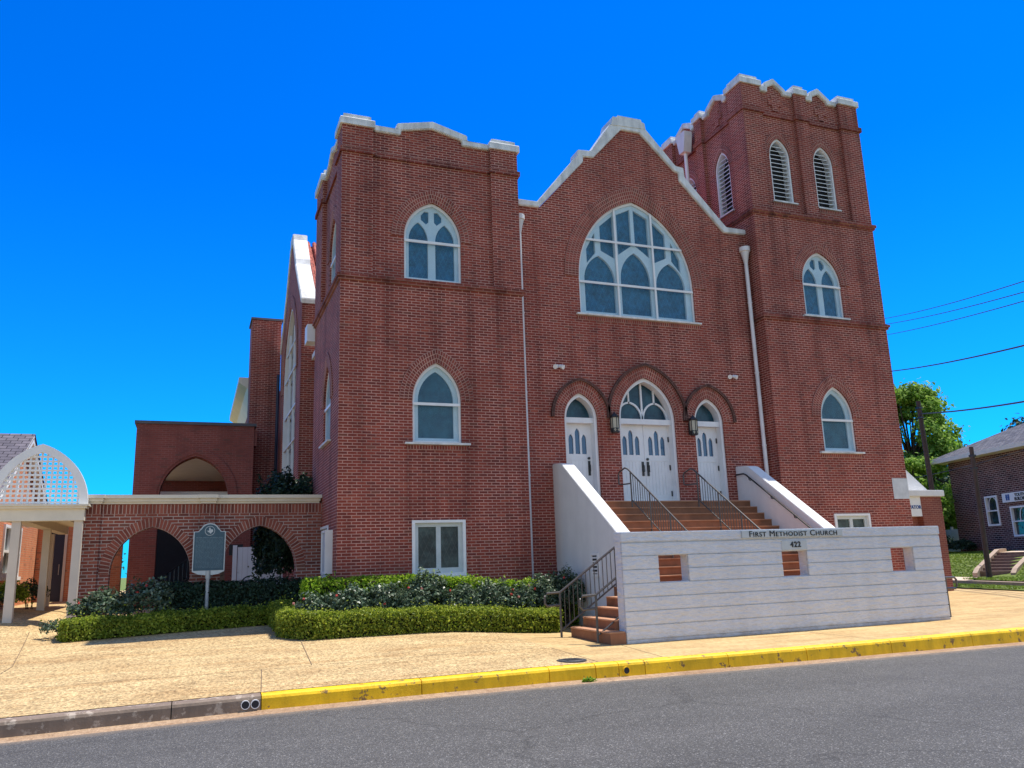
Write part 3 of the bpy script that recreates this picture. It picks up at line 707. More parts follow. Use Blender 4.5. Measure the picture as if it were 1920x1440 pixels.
for i, (c, w, zs, h) in enumerate(DOORS):
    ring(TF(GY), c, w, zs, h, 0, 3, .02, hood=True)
    f = MB(); t = .075
    f.plate(arch(c, w, LAND, zs, h), [arch(c, w - t, LAND + .0, zs, h - t * 1.3)][:0] + [[(x, max(z, LAND + .001)) for x, z in arch(c, w - t, LAND, zs, h - t * 1.3)]], TF(GY), .05, .36)
    f.plate(rect(c - w + t, c + w - t, zs - .11, zs + .03), [], TF(GY), .12, .36)
    dr = f.build('door_frame', 'white_paint', church)
    MB().plate([(x, max(z, zs)) for x, z in arch(c, w - t - .01, zs, zs, h - t * 1.4)][1:-1], [], TF(GY), .30, .31).build('fanlight', 'stained_plain', dr)
    if i == 1:
        tb = MB(); ww = w - t
        curve_strip(tb, [(c, zs + .03), (c, zs + h - t * 1.4)], .05, TF(GY), .255, .30)
        for s in (-1, 1):
            curve_strip(tb, [(c + s * .02 + s * (ww * .5) * (1 - math.cos(a)), zs + .04 + .46 * math.sin(a)) for a in [math.pi / 2 * k / 8 for k in range(9)]], .05, TF(GY), .255, .30)
            curve_strip(tb, [(c + s * ww * .98 - s * (ww * .5) * (1 - math.cos(a)), zs + .04 + .46 * math.sin(a)) for a in [math.pi / 2 * k / 8 for k in range(9)]], .05, TF(GY), .255, .30)
            curve_strip(tb, [(c + s * ww * .5, zs + .5), (c + s * ww * .5, zs + h * .76)], .045, TF(GY), .258, .30)
        tb.build('fanlight_tracery', 'white_paint', dr)
    leaves = [(c - w + t, c + w - t)] if i != 1 else [(c - w + t, c - .004), (c + .004, c + w - t)]
    for li, (a, b) in enumerate(leaves):
        lw = b - a; m = (a + b) / 2; top = zs - .11
        zb = LAND + 1.28
        holes = []
        for k, (dx, zt) in enumerate(((-.19, .52), (0, .68), (.19, .52))): holes.append(arch(m + dx, .068, zb, zb + zt - .14, .14, 0, 5))
        d = MB(); d.plate(rect(a, b, LAND + .012, top), holes, TF(GY), .28, .34)
        d.plate(rect(a + .08, b - .08, LAND + .15, LAND + .2), [], TF(GY), .272, .285)
        d.plate(rect(a + .08, b - .08, LAND + 1.12, LAND + 1.15), [], TF(GY), .270, .285)
        n = 6
        for k in range(n): d.plate(rect(a + .085 + k * (lw - .17) / n + .006, a + .085 + (k + 1) * (lw - .17) / n - .006, LAND + .22, LAND + 1.10), [], TF(GY), .273, .285)
        lf = d.build('door', 'white_paint', church)
        MB().plate(rect(a + .1, b - .1, zb - .03, zb + .74), [], TF(GY), .315, .322).build('glass', 'door_glass', lf)
        hx = {0: b - .10, 2: a + .1}.get(i, b - .075 if li == 0 else a + .075)
        hm = MB()
        hm.plate(rect(hx - .032, hx + .032, LAND + .72, LAND + 1.10), [], TF(GY), .255, .279); hm.tube([(hx, GY + .20, LAND + .82), (hx, GY + .20, LAND + 1.0)], .014)
        for z in (.83, .99): hm.tube([(hx, GY + .20, LAND + z), (hx, GY + .26, LAND + z)], .01)
        if not (i == 1 and li == 0): hm.tube([(hx, GY + .245, LAND + 1.17), (hx, GY + .28, LAND + 1.17)], .035, 10)
        if i != 2: hm.build('handle', 'black_metal', lf)
        if (i == 1 and li == 1) or i == 2:
            for z in (.25, .95, 1.72): q = MB(); q.plate(rect(b - .035, b + .012, LAND + z - .07, LAND + z + .07), [], TF(GY), .262, .279); q.build('hinge', 'black_metal', lf)
# downpipes with funnel heads
def downpipe(x, y, ztop, zbot, side=False):
    m = MB(); w0, w1 = .15, .10
    prof = [(.05, -.62), (.055, -.50), (.10, -.28), (.135, -.14), (.16, -.13), (.16, 0), (.135, .0), (.12, -.1)]
    m.lathe((x, y, ztop), prof, 14)
    m.tube([(x, y, ztop - .55), (x, y, zbot + .8), (x, y, zbot)], .055, 12)
    for z in np.arange(zbot + 1.2, ztop - 1, 2.1): m.tube([(x, y, z - .02), (x, y, z + .02)], .066, 12)
    m.box(x - .02, x + .02, y, y + .12, ztop - .1, ztop - .05)
    return m.build('downpipe', 'pipe_white', church, smooth=False)
downpipe(LX + .14, GY - .13, 10.50, .3); downpipe(RX0 - .16, GY - .13, 10.42, 1.2)
m = MB()
m.plate([(2.72, 14.75), (2.98, 14.75), (3.10, 15.3), (3.10, 15.45), (2.60, 15.45), (2.60, 15.3)], [], TS(RX0), -.36, -.06); m.tube([(RX0 - .2, 2.85, 14.8), (RX0 - .2, 2.85, 11.2)], .06, 10)
part(m, 'downpipe', 'pipe_white')
# main roof behind the gable and the transept with its clay tiles
m = MB()
for s in (-1, 1):
    e = GC + s * 3.9
    m.poly([(GC, GY + .45, 13.35), (e, GY + .45, 9.6), (e, 16, 9.6), (GC, 16, 13.35)])
part(m, 'roof', 'clay_tile', fix=False)
m = MB(); m.box(LX, RX0, 15.6, 16, -.3, 9.6); m.box(RX0 - .3, RX0, RD, 15.6, -.3, 9.6); m.box(2.9, 3.2, LD, 15.6, -.3, 9.0)
part(m, 'nave_wall', 'brick_church')
TX, T0, T1, TR, TE, TP = -.2, 5.8, 12.2, 9.0, 9.35, 12.55          # transept plane, near and far corner, ridge, eave and peak
m = MB()
tw_out = [(T0, -.3), (T1, -.3), (T1, TE), (TR + 1.35, 11.1), (TR + .35, 12.35), (TR - .35, 12.35), (TR - 1.35, 11.1), (T0, TE)]
m.plate(tw_out, [arch(TR, 2.0, 3.2, 7.6, 2.6, 0, 16)], TS(TX), 0, .45)
m.box(TX + .45, 3.0, T0, T0 + .4, -.3, TE - .2); m.box(TX + .45, 3.0, T1 - .4, T1, -.3, TE - .2)
part(m, 'transept_wall', 'brick_church')
m = MB()
coping(TS(TX), [(T0 - .02, TE), (TR - 1.35, 11.1), (TR - .35, 12.35), (TR + .35, 12.35), (TR + 1.35, 11.1), (T1 + .02, TE)],
       [(T0 - .05, TE + .16), (TR - 1.40, 11.28), (TR - 1.30, 11.50), (TR - .42, 12.52), (TR - .35, 12.75), (TR + .35, 12.75), (TR + .42, 12.52), (TR + 1.3, 11.5), (TR + 1.40, 11.28), (T1 + .05, TE + .16)], -.04, .44)
m = MB()
m.poly([(TX + .4, TR, 12.5), (TX + .4, T0 - .1, TE - .12), (4.4, T0 - .1, TE - .12), (4.4, TR, 12.5)]); m.poly([(TX + .4, TR, 12.5), (4.4, TR, 12.5), (4.4, T1 + .1, TE - .12), (TX + .4, T1 + .1, TE - .12)])
for k in range(16):                                                    # rolls of the clay tiles
    y = T0 + (TR - T0) * (k + .5) / 16; z = TE - .12 + (12.5 - TE + .12) * (k + .5) / 16
    for j in range(18): m.tube([(TX + .5 + j * .22, y - .12, z - .06), (TX + .5 + j * .22, y + .1, z + .21)], .075, 6, caps=True)
part(m, 'roof', 'clay_tile', fix=False)
ring(TS(TX), TR, 2.0, 7.6, 2.6, 0, 4, .02)
m = MB(); m.plate(arch(TR, 2.0, 3.2, 7.6, 2.6, 0, 16), [arch(TR, 1.92, 3.28, 7.6, 2.5, 0, 16)], TS(TX), .03, .2); tf = m.build('window', 'white_paint', church)
MB().plate(arch(TR, 1.95, 3.24, 7.6, 2.54, 0, 16), [], TS(TX), .17, .18).build('pane', 'clear_dark', tf)
m = MB()
for dx in (-.66, .66): m.plate(rect(TR + dx - .03, TR + dx + .03, 3.25, 9.4), [], TS(TX), .05, .12)
for z in (4.1, 5.5, 6.6, 7.9, 8.8): m.plate(rect(TR - 1.8, TR + 1.8, z - .025, z + .025) if z < 8 else rect(TR - 1.4, TR + 1.4, z - .025, z + .025), [], TS(TX), .04, .115)
m.build('glazing_bar', 'white_paint', tf)
m = MB(); m.box(TX + .32, 1.0, LD + .02, T0 - .02, 7.6, 7.75); m.plate([(LD, 7.75), (LD, 8.25), (LD + .5, 8.25), (LD + .5, 7.75)], [], TS(-.22), 0, .5)
part(m, 'eave_return', 'white_paint')
m = MB(); m.box(-1.25, -.2, 12.32, 13.6, -.3, 10.7); part(m, 'rear_turret', 'brick_church')
m = MB(); m.box(-1.30, -.15, 12.28, 13.65, 10.7, 10.78); part(m, 'turret_cap', 'shingle_dark')
m = MB(); m.tube([(-.27, 12.24, 8.6), (-.27, 12.24, 3)], .06, 8); part(m, 'downpipe', 'dark_door')
m = MB(); m.box(-1.05, 3, 13.65, 22, -.3, 8.3); part(m, 'rear_wall', 'brick_church')
m = MB(); m.plate([(-1.3, 8.35), (-1.05, 7.9), (-1.05, 8.75), (-1.6, 8.75), (-1.6, 8.55)], [], TF(13.6), 0, 8.5); part(m, 'rear_cornice', 'cornice_paint')
# glazed notice box hinged out from the tower's side wall
m = MB(); m.plate(rect(.55, 1.15, 1.40, 2.36), [rect(.60, 1.10, 1.45, 2.31)], TS(-.17), 0, .17); nb = m.build('notice_box', 'white_paint', church)
MB().plate(rect(.60, 1.10, 1.45, 2.31), [], TS(-.15), 0, .01).build('pane', 'sign_grey', nb)

# wall lanterns and floodlights (bolted to the gable)
def lantern(x, lab):
    o = thing('wall_lantern', lab, 'lantern', 'black lanterns between the church doors')
    y, z = GY - .17, 4.74
    m = MB(); n = 6
    def ringz(r, zz): return [(x + r * math.cos(2 * math.pi * (j + .5) / n), y + r * math.sin(2 * math.pi * (j + .5) / n), zz) for j in range(n)]
    for (r0, z0), (r1, z1) in (((.105, .0), (.105, .11)), ((.11, .38), (.12, .41)), ((.12, .41), (.07, .47)), ((.07, .47), (.02, .52)), ((.02, .52), (.0, .56)), ((.09, -.02), (.105, 0)), ((0, -.02), (.09, -.02))):
        A, B = ringz(r0, z + z0), ringz(r1, z + z1)
        for j in range(n): m.poly([A[j], A[(j + 1) % n], B[(j + 1) % n], B[j]])
    for p in ringz(.105, z): m.tube([p, (p[0], p[1], z + .40)], .010, 6)
    m.box(x - .03, x + .03, y + .05, GY, z + .12, z + .2); m.box(x - .05, x + .05, GY - .025, GY, z + .02, z + .34)
    m.build('cage', 'black_metal', o, fix=False)
    g = MB(); A, B = ringz(.095, z + .11), ringz(.095, z + .385)
    for j in range(n): g.poly([A[j], A[(j + 1) % n], B[(j + 1) % n], B[j]])
    g.build('glass', 'lamp_glass', o, fix=False)
    for k in (-1, 1):                                                  # little pierced crosses below the panes
        q = MB()
        for a, b, c, d in ((-.012, .012, .02, .09), (-.032, .032, .045, .068)): q.plate(rect(x + k * .055 + a, x + k * .055 + b, z + c, z + d), [], TF(y - .103), 0, .004)
        q.build('cross', 'lamp_glass', o)
lantern(7.21, 'black wall lantern with pale glass between the left door and the double door')
lantern(9.62, 'black wall lantern with pale glass between the double door and the right door')
def floodlight(x, z, lab):
    o = thing('floodlight', lab, 'floodlight', 'white twin floodlights above the church doors')
    m = MB(); m.lathe((0, 0, 0), [(0, 0), (.05, 0), (.05, .03), (0, .03)], 10)
    m.v = [(x + a, GY - c, z + b) for a, b, c in m.v]; m.build('mount', 'white_paint', o)
    for s in (-1, 1):
        h = MB(); c = Vector((x + s * .055, GY - .05, z)); d = Vector((s * .45, -.75, -.35)).normalized()
        h.tube([c, c + d * .05, c + d * .06, c + d * .13], .045, 10, r2=.062); h.build('lamp_head', 'white_paint', o)
floodlight(5.70, 6.46, 'white twin floodlight on the brick above the left door')
floodlight(11.10, 6.47, 'white twin floodlight on the brick above the right door')

# ------------------------------------------------------------------ entrance stairs
RIS, TRD = .18, .268
stairs = thing('entrance_stairs', 'terracotta painted stairs climbing between white side walls to the church doors', 'stairs')
XL, XR = 5.79, 10.99
st = MB(); no = MB()
st.box(XL, XR, 0.0, GY + .33, 0, LAND - .03); no.box(XL, XR, -.025, GY + .33, LAND - .03, LAND)
for k in range(1, 11):
    z = LAND - k * RIS
    st.box(XL, XR, -TRD * k, -TRD * (k - 1), 0, z - .028); no.box(XL, XR, -TRD * k - .03, -TRD * (k - 1), z - .028, z)
st.build('riser', 'terracotta', stairs); no.build('tread', 'terracotta_sunlit_nosing', stairs, bevel=.011)
LZ = LAND - 11 * RIS
m = MB(); m.box(5.30, 11.20, -4.235, -2.68, .0, LZ); m.build('lower_landing', 'terracotta', stairs)
for s in (0, 1):
    X = (lambda a: a) if s == 0 else (lambda a: 16.5 - a)
    st = MB(); no = MB()
    for k in range(4):
        a, b = X(5.30 - .275 * (4 - k)), X(5.30 - .275 * (3 - k)); z = .04 + (k + 1) * .183
        e = X(5.30 - .275 * (4 - k) - .02)
        y0 = -4.52 if k == 0 and s == 0 else -4.235
        x0, x1 = sorted((a, b)) if k else sorted((a, X(4.515)))
        st.box(x0, x1, y0, -2.85, -.2, z - .028)
        if k == 0: st.box(*sorted((X(4.515), b)), -4.235, -2.85, -.2, z - .028)
        xe0, xe1 = sorted((e, b)) if k else sorted((e, X(4.515)))
        no.box(xe0, xe1, y0, -2.85, z - .028, z)
        if k == 0: no.box(*sorted((X(4.515), b)), -4.235, -2.85, z - .028, z)
    st.build('side_riser', 'terracotta', stairs); no.build('side_tread', 'terracotta_sunlit_nosing', stairs, bevel=.011)
# sloping side walls
def cheek(x0, x1, lab):
    o = MB().plate([(GY, -.2), (GY, 3.90), (.06, 3.87), (-.06, 3.83), (-2.66, 2.07), (-2.74, 1.9), (-2.74, -.2)], [], TS(x0), 0, x1 - x0).build('stair_side_wall', 'stucco_smooth', bevel=.012)
    tag(o, lab, 'side wall', 'white sloping side walls of the stairs'); return o
ckl = cheek(5.45, 5.79, 'smooth white side wall sloping down left of the stairs, with a small louvered vent')
cheek(10.99, 11.35, 'smooth white side wall sloping down right of the stairs, with a wall handrail')
m = MB(); m.plate(rect(-1.78, -1.42, 1.15, 1.66), [rect(-1.73, -1.47, 1.2, 1.61)], TS(5.45), -.03, .02); vt = m.build('vent', 'white_paint', ckl)
m = MB()
for k in range(5): m.plate(rect(-1.73, -1.47, 1.22 + k * .08, 1.255 + k * .08), [], TS(5.45), -.018, -.002)
m.build('slat', 'white_paint', vt); MB().plate(rect(-1.73, -1.47, 1.2, 1.61), [], TS(5.4485), 0, .001).build('backing', 'dark_interior', vt)
# white screen wall in front of the landing
W0, W1, WT = 4.53, 12.50, 2.0
holes = [rect(a, b, 1.065, 1.555) for a, b in ((5.31, 5.96), (8.18, 8.81), (11.05, 11.68))]
sw = MB().plate(rect(W0, W1, -.25, WT), holes, TF(-4.5), 0, .26).build('screen_wall', 'stucco', bevel=.015)
tag(sw, 'long low white plaster wall with three square openings and the church name', 'wall')
# the wall's courses: shallow bands that stand a little proud so that the joints read as grooves
m = MB(); zl = [-.2, .06, .31, .565, .81, 1.06, 1.31, 1.56, 1.80]
for z0, z1 in zip(zl[:-1], zl[1:]):
    xs = [(W0, W1)]
    if z0 >= 1.05 and z1 <= 1.57: xs = [(W0, 5.31), (5.96, 8.18), (8.81, 11.05), (11.68, W1)]
    for a, b in xs: m.plate(rect(a + (.002 if a == W0 else .003), b - .003, z0 + .007, z1 - .007), [], TF(-4.5), -.022, .004)
m.build('wall_course', 'stucco', sw, bevel=.006)
m = MB(); m.plate(rect(W0 - .012, W1 + .012, 1.815, WT + .004), [], TF(-4.5), -.035, .275); m.build('wall_cap', 'stucco', sw, bevel=.014)
m = MB(); m.plate(rect(7.22, 9.76, 1.835, 1.985), [], TF(-4.5), -.060, -.034); sg = m.build('name_panel', 'sign_grey', sw, bevel=.008)
RX = Matrix.Rotation(R(90), 4, 'X')
text_mesh('lettering', 'First Methodist Church', .165, 'letter_black', sg, Matrix.Translation((8.50, -4.566, 1.908)) @ RX @ Matrix.Scale(1.16, 4, (1, 0, 0)), .006, True, 1.10, bold=0.0)
m = MB(); m.plate(rect(8.19, 8.82, 1.585, 1.765), [], TF(-4.5), -.034, -.022); ng = m.build('number_panel', 'sign_grey', sw)
text_mesh('lettering', '422', .155, 'letter_black', ng, Matrix.Translation((8.53, -4.540, 1.683)) @ RX, .006, False, 1.18, bold=.004)

# ------------------------------------------------------------------ railings
def main_rail(x, lab):
    o = thing('stair_railing', lab, 'railing', 'dark metal railings on the entrance stairs')
    sl = RIS / TRD; zt = lambda y: LAND + .86 + sl * (y + .0) if y < 0 else LAND + .86
    m = MB()
    m.tube([(x, .33, LAND + .44), (x, .40, LAND + .47), (x, .40, LAND + .70), (x, .36, LAND + .76), (x, .05, zt(0) - .02), (x, -.1, zt(-.1)), (x, -2.8, zt(-2.8)), (x, -2.92, zt(-2.92) - .09)], .021, 8)
    m.tube([(x, .33, LAND + .44), (x, -.22, LAND + .42)], .018, 8)
    m.build('handrail', 'bronze_rail', o)
    m = MB(); zb = lambda y: zt(y) - .70
    m.tube([(x, -.22, zb(-.22)), (x, -2.75, zb(-2.75))], .016, 8); m.build('lower_rail', 'bronze_rail', o)
    for y in (-.22, -1.08, -1.92, -2.74):
        kk = int(-y / TRD) ; zf = LAND - (kk + 1) * RIS if y > -2.68 else LZ
        MB().tube([(x, y, zf), (x, y, zt(y))], .020, 8).build('post', 'bronze_rail', o)
    y = -.33
    while y > -2.7:
        if min(abs(y - q) for q in (-1.08, -1.92)) > .05: MB().tube([(x, y, zb(y)), (x, y, zt(y))], .0085, 6).build('baluster', 'bronze_rail', o)
        y -= .107
main_rail(7.26, 'dark metal railing on the main stairs in front of the double door')
main_rail(9.22, 'dark metal railing on the main stairs in front of the right door')
hr = thing('wall_handrail', 'dark handrail bracketed to the inner face of the right side wall', 'handrail')
m = MB(); x = 10.92
m.tube([(x, .42, 3.66), (x, .08, 3.66), (x, -.02, 3.62), (x, -2.62, 1.87)], .021, 8); m.build('rail', 'black_metal', hr)
for y, z in ((-.12, 3.52), (-.95, 2.96), (-1.75, 2.42), (-2.5, 1.92)):
    MB().tube([(x, y, z + .03), (x + .02, y, z - .05), (10.99, y, z - .06)], .013, 6).build('bracket', 'black_metal', hr)
def side_rail(y, s, bal, lab, xt=5.24):
    o = thing('stair_railing', lab, 'railing', 'dark metal railings of the side steps')
    X = (lambda a: a) if s == 0 else (lambda a: 17.10 - a)
    z0 = gz(X(3.95), y); xp = 3.95 if bal else 4.13
    sl = (1.80 - .96) / (5.22 - 3.95); zt = lambda a: z0 + .86 + sl * (a - xp)
    m = MB()
    m.tube([(X(xp), y, z0 + .62), (X(xp - .28), y, z0 + .61), (X(xp - .33), y, z0 + .66), (X(xp - .33), y, z0 + .80), (X(xp - .28), y, z0 + .85), (X(xp), y, z0 + .86), (X(xt), y, zt(xt))], .024, 8)
    m.build('handrail', 'bronze_rail', o)
    MB().tube([(X(xp), y, z0 - .05), (X(xp), y, z0 + .86)], .024, 8).build('post', 'bronze_rail', o)
    MB().tube([(X(xt), y, LZ), (X(xt), y, zt(xt))], .022, 8).build('post', 'bronze_rail', o)
    zb = lambda a: z0 + .13 + sl * (a - xp)
    MB().tube([(X(xp), y, zb(xp)), (X(xt), y, zb(xt))], .018, 8).build('lower_rail', 'bronze_rail', o)
    if bal:
        a = xp + .1
        while a < xt - .03: MB().tube([(X(a), y, zb(a)), (X(a), y, zt(a))], .009, 6).build('baluster', 'bronze_rail', o); a += .098
side_rail(-2.93, 0, True, 'metal railing with many thin bars behind the left side steps')
side_rail(-4.15, 0, False, 'open looped metal railing in front of the left side steps by the white wall end')
side_rail(-4.10, 1, False, 'looped metal railing at the far right end of the white wall')

# ------------------------------------------------------------------ arcade wall, annex, canopy on the left
AY = 2.4
arc = thing('arcade_wall', 'low brick arcade wall with two pointed openings and a cream cornice', 'arcade wall')
A_ = ((-3.80, .84), (-1.44, .86)); AZS, AH = 1.55, 1.03
m = MB(); m.plate([(-5.25, -.1), (-4.64, -.1)] + arcs(-3.80, .84, AZS, AH) + [(-2.96, -.1), (-2.30, -.1)] + arcs(-1.44, .86, AZS, AH) + [(-.58, -.1), (-.003, -.1), (-.003, 3.10), (-5.25, 3.10)], [], TF(AY), 0, .35)
for a, b in ((-5.25, -4.88), (-2.78, -2.47), (-.36, -.004)): m.plate(rect(a, b, -.1, 3.10), [], TF(AY), -.07, -.001)
m.build('wall', 'brick_arcade', arc)
m = MB()
for c, w in A_: band(m, arcs(c, w, AZS, AH), arcs(c, w, AZS, AH, .215), TF(AY), -.006, .02)
for a, b, p in ((-4.88, -2.78, .005), (-2.47, -.36, .005), (-5.25, -4.88, .076), (-2.78, -2.47, .076), (-.36, -.004, .076)):
    n = max(2, int((b - a) / .1)); q = [a + (b - a) * i / n for i in range(n + 1)]
    band(m, [(x, 2.87) for x in q], [(x, 3.09) for x in q], TF(AY), -p, .0)
m.build('arch_ring', 'brick_arcade_ring', arc, fix=False)
m = MB()
def cornice(m, a, b, y):
    m.plate(rect(a, b, 3.10, 3.15), [], TF(y), -.05, .4); m.plate(rect(a - .02, b + .02, 3.15, 3.22), [], TF(y), -.10, .42); m.plate(rect(a - .05, b + .05, 3.22, 3.30), [], TF(y), -.16, .45)
cornice(m, -5.22, -.06, AY)
for a, b in ((-5.27, -4.86), (-2.79, -2.46)): cornice(m, a, b, AY - .075)
m.build('cornice', 'cornice_paint', arc, fix=False)

ax = thing('annex', 'dark red brick annex with a wide pointed porch arch behind the arcade', 'building')
BY = 11.0
m = MB(); m.plate([(-4.85, 0), (-4.05, 0)] + arcs(-2.97, 1.08, 4.0, 1.36) + [(-1.89, 0), (-1.13, 0), (-1.13, 6.42), (-4.85, 6.42)], [], TF(BY), 0, .6)
m.box(-4.85, -4.45, BY + .6, BY + 1.0, 0, 5.5); m.box(-4.85, -4.45, 16.4, 17, 0, 5.5); m.box(-4.85, -4.45, BY + .6, 17, 5.5, 6.42); m.box(-1.5, -1.13, BY + .6, 12.28, 0, 6.42); m.box(-4.45, -1.27, 16.6, 17, 0, 6.42)
m.plate([(6.42, 0), (5.9, 0), (5.75, 0), (5.75, 0)][:0] or rect(BY + .05, BY + .4, 5.75, 6.3), [], TS(-1.13), 0, .1)
m.build('wall', 'brick_annex', ax)
m = MB(); band(m, arcs(-2.97, 1.08, 4.0, 1.36), arcs(-2.97, 1.08, 4.0, 1.36, .11), TF(BY), .08, .2); band(m, arcs(-2.97, 1.08, 4.0, 1.36, .08), arcs(-2.97, 1.08, 4.0, 1.36, .28), TF(BY), -.03, .02)
m.build('arch_ring', 'brick_annex', ax, fix=False)
m = MB(); m.box(-4.92, -1.06, BY - .06, 17.05, 6.42, 6.52); m.build('roof', 'shingle_dark', ax)
m = MB(); m.poly([(-4.45, BY + .6, 5.5), (-1.5, BY + .6, 5.5), (-1.5, 16.6, 5.1), (-4.45, 16.6, 5.1)]); m.box(-4.4, -1.5, 13.0, 13.3, 3.9, 4.35); m.build('ceiling', 'white_paint', ax, fix=False)
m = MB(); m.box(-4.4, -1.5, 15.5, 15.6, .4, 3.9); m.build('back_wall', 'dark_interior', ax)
m = MB(); m.box(-1.80, -1.36, BY - .03, BY - .001, 2.05, 2.40); m.build('wall_plaque', 'black_metal', ax)
stt = thing('porch_stairs', 'dark stairs with black railing rising inside the annex porch', 'stairs')
m = MB()
for k in range(8): m.box(-3.75 + k * .24, -3.75 + (k + 1) * .24 + (0 if k < 7 else .3), 12.1, 13.4, .45, .6 + .17 * (k + 1))
m.build('steps', 'step_brown', stt)
for y in (12.1, 13.3):
    m = MB(); m.tube([(-3.75, y, 1.5), (-1.8, y, 2.9)], .022, 6); m.tube([(-3.75, y, .85), (-1.8, y, 2.2)], .018, 6)
    for k in range(15): m.tube([(-3.75 + k * .135, y, .88 + k * .095), (-3.75 + k * .135, y, 1.5 + k * .0975)], .008, 5)
    m.build('railing', 'black_metal', stt)
bn = thing('recycling_bin', 'dark blue lidded bin beside the porch stairs behind the arcade', 'bin')
m = MB(); m.box(-2.66, -2.28, 6.6, 7.0, .45, 1.12); m.build('body', 'bin_dark', bn, bevel=.02)
m = MB(); m.box(-2.69, -2.25, 6.57, 7.03, 1.12, 1.32); m.build('lid', 'bin_blue', bn, bevel=.03)
ft = thing('vinyl_gate', 'white panel gate seen through the right arcade opening', 'gate')
m = MB(); m.box(-1.78, -1.66, 8.4, 8.5, .4, 2.30); m.build('post', 'vinyl_fence', ft)
m = MB()
for k in range(9): m.box(-1.64 + k * .15, -1.495 + k * .15, 8.43, 8.46, .5, 2.24 - .0 * k)
m.build('panel', 'vinyl_fence', ft)
gc = thing('garden_chair', 'black iron garden chair with a curved back in front of the white gate', 'chair')
m = MB(); cx, cy = -1.42, 5.6
m.tube([(cx + .28 * math.cos(a), cy, 1.05 + .34 * math.sin(a)) for a in [math.pi * k / 10 for k in range(11)]], .02, 6)
m.tube([(cx + .18 * math.cos(a), cy, 1.05 + .24 * math.sin(a)) for a in [math.pi * k / 10 for k in range(11)]], .012, 6)
for k in range(5): m.tube([(cx - .2 + .1 * k, cy, .85), (cx - .2 + .1 * k, cy, 1.25)], .01, 5)
m.build('backrest', 'black_metal', gc)
m = MB(); m.box(cx - .27, cx + .27, cy - .45, cy, .84, .87); m.build('seat', 'black_metal', gc)
for a, b in ((-.25, 0), (.25, 0), (-.25, -.43), (.25, -.43)): MB().tube([(cx + a, cy + b, .43), (cx + a, cy + b, .85)], .015, 6).build('leg', 'black_metal', gc)

# canopy walk with lattice arch
cn = thing('canopy_walk', 'cream covered walkway with a white pointed lattice arch on its front', 'canopy')
CY = 2.1
for x, y in ((-6.46, CY), (-5.28, CY), (-6.46, 6.1), (-5.72, 6.1), (-6.75, 8.8), (-7.5, CY)):
    MB().box(x - .085, x + .085, y - .085, y + .085, gz(x, y) - .05, 2.74).build('post', 'cream_paint', cn)
m = MB(); m.box(-7.6, -5.17, CY - .13, CY + .13, 2.72, 2.98); m.box(-7.6, -5.12, CY - .20, CY + .2, 2.98, 3.03); m.box(-7.6, -5.08, CY - .24, CY + .24, 3.03, 3.07)
m.build('beam', 'cornice_paint', cn)
m = MB(); m.box(-6.6, -6.35, CY + .13, 9, 2.74, 2.95); m.box(-5.75, -5.5, CY + .13, 9, 2.74, 2.95); m.box(-7.4, -5.3, CY + .25, 9, 2.95, 3.04)
m.build('roof_slab', 'cream_paint', cn)
lc, lw, lz, lh = -6.10, .97, 3.07, 1.40
m = MB(); band(m, arcs(lc, lw - .17, lz, lh - .25), arcs(lc, lw - .17, lz, lh - .25, .17), TF(CY), -.05, .06); lf = m.build('lattice_arch', 'white_paint', cn, fix=False)
m = MB()
rr_ = ((lw - .15) ** 2 + (lh - .23) ** 2) / (2 * (lw - .15)); qq_ = rr_ - (lw - .15)
for k in range(-7, 8):
    x = k * .108
    if abs(x) < lw - .17: m.plate(rect(lc + x - .021, lc + x + .021, lz, lz + math.sqrt(max(.001, rr_ ** 2 - (qq_ + abs(x)) ** 2))), [], TF(CY), .012, .028)
for k in range(13):
    z = .05 + k * .1
    ww = math.sqrt(max(0, rr_ ** 2 - z * z)) - qq_
    if ww > .03: m.plate(rect(lc - ww, lc + ww, lz + z - .021, lz + z + .021), [], TF(CY), -.006, .010)
m.build('lattice', 'white_paint', lf)

# orange brick house on the far left
hs_ = thing('brick_house', 'orange brick house with grey shingle gable roof beyond the canopy walk', 'house')
HX = -7.8
m = MB(); m.plate([(6.35, 0), (13.5, 0), (13.5, 3.62), (9.92, 5.55), (6.35, 3.62)], [rect(7.95, 10.35, 1.58, 3.0)], TS(HX), -.3, 0)
m.v = [(2 * HX - .3 - x if 0 else x, y, z) for x, y, z in m.v]
m.box(-16, HX - .3, 6.35, 6.65, 0, 3.5); m.box(-16, HX - .3, 13.2, 13.5, 0, 3.5)
m.build('wall', 'brick_orange', hs_)
m = MB()
for s in (-1, 1):
    ye = 9.92 + s * 4.0; zo = .16
    m.poly([(-16, 9.92, 5.66 + zo), (HX + .22, 9.92, 5.66 + zo), (HX + .22, ye, 3.50 + zo), (-16, ye, 3.50 + zo)]); m.poly([(-16, 9.92, 5.56 + zo), (HX + .22, 9.92, 5.56 + zo), (HX + .22, ye, 3.40 + zo), (-16, ye, 3.40 + zo)])
    m.poly([(-16, ye, 3.5 + zo), (HX + .22, ye, 3.5 + zo), (HX + .22, ye, 3.4 + zo), (-16, ye, 3.4 + zo)])
m.build('roof', 'shingle_grey', hs_, fix=False)
m = MB(); m.plate([(5.9, 3.36), (9.92, 5.55), (13.94, 3.36), (13.94, 3.58), (9.92, 5.80), (5.9, 3.58)], [], TS(HX), .0, .2); m.build('rake_board', 'white_paint', hs_)
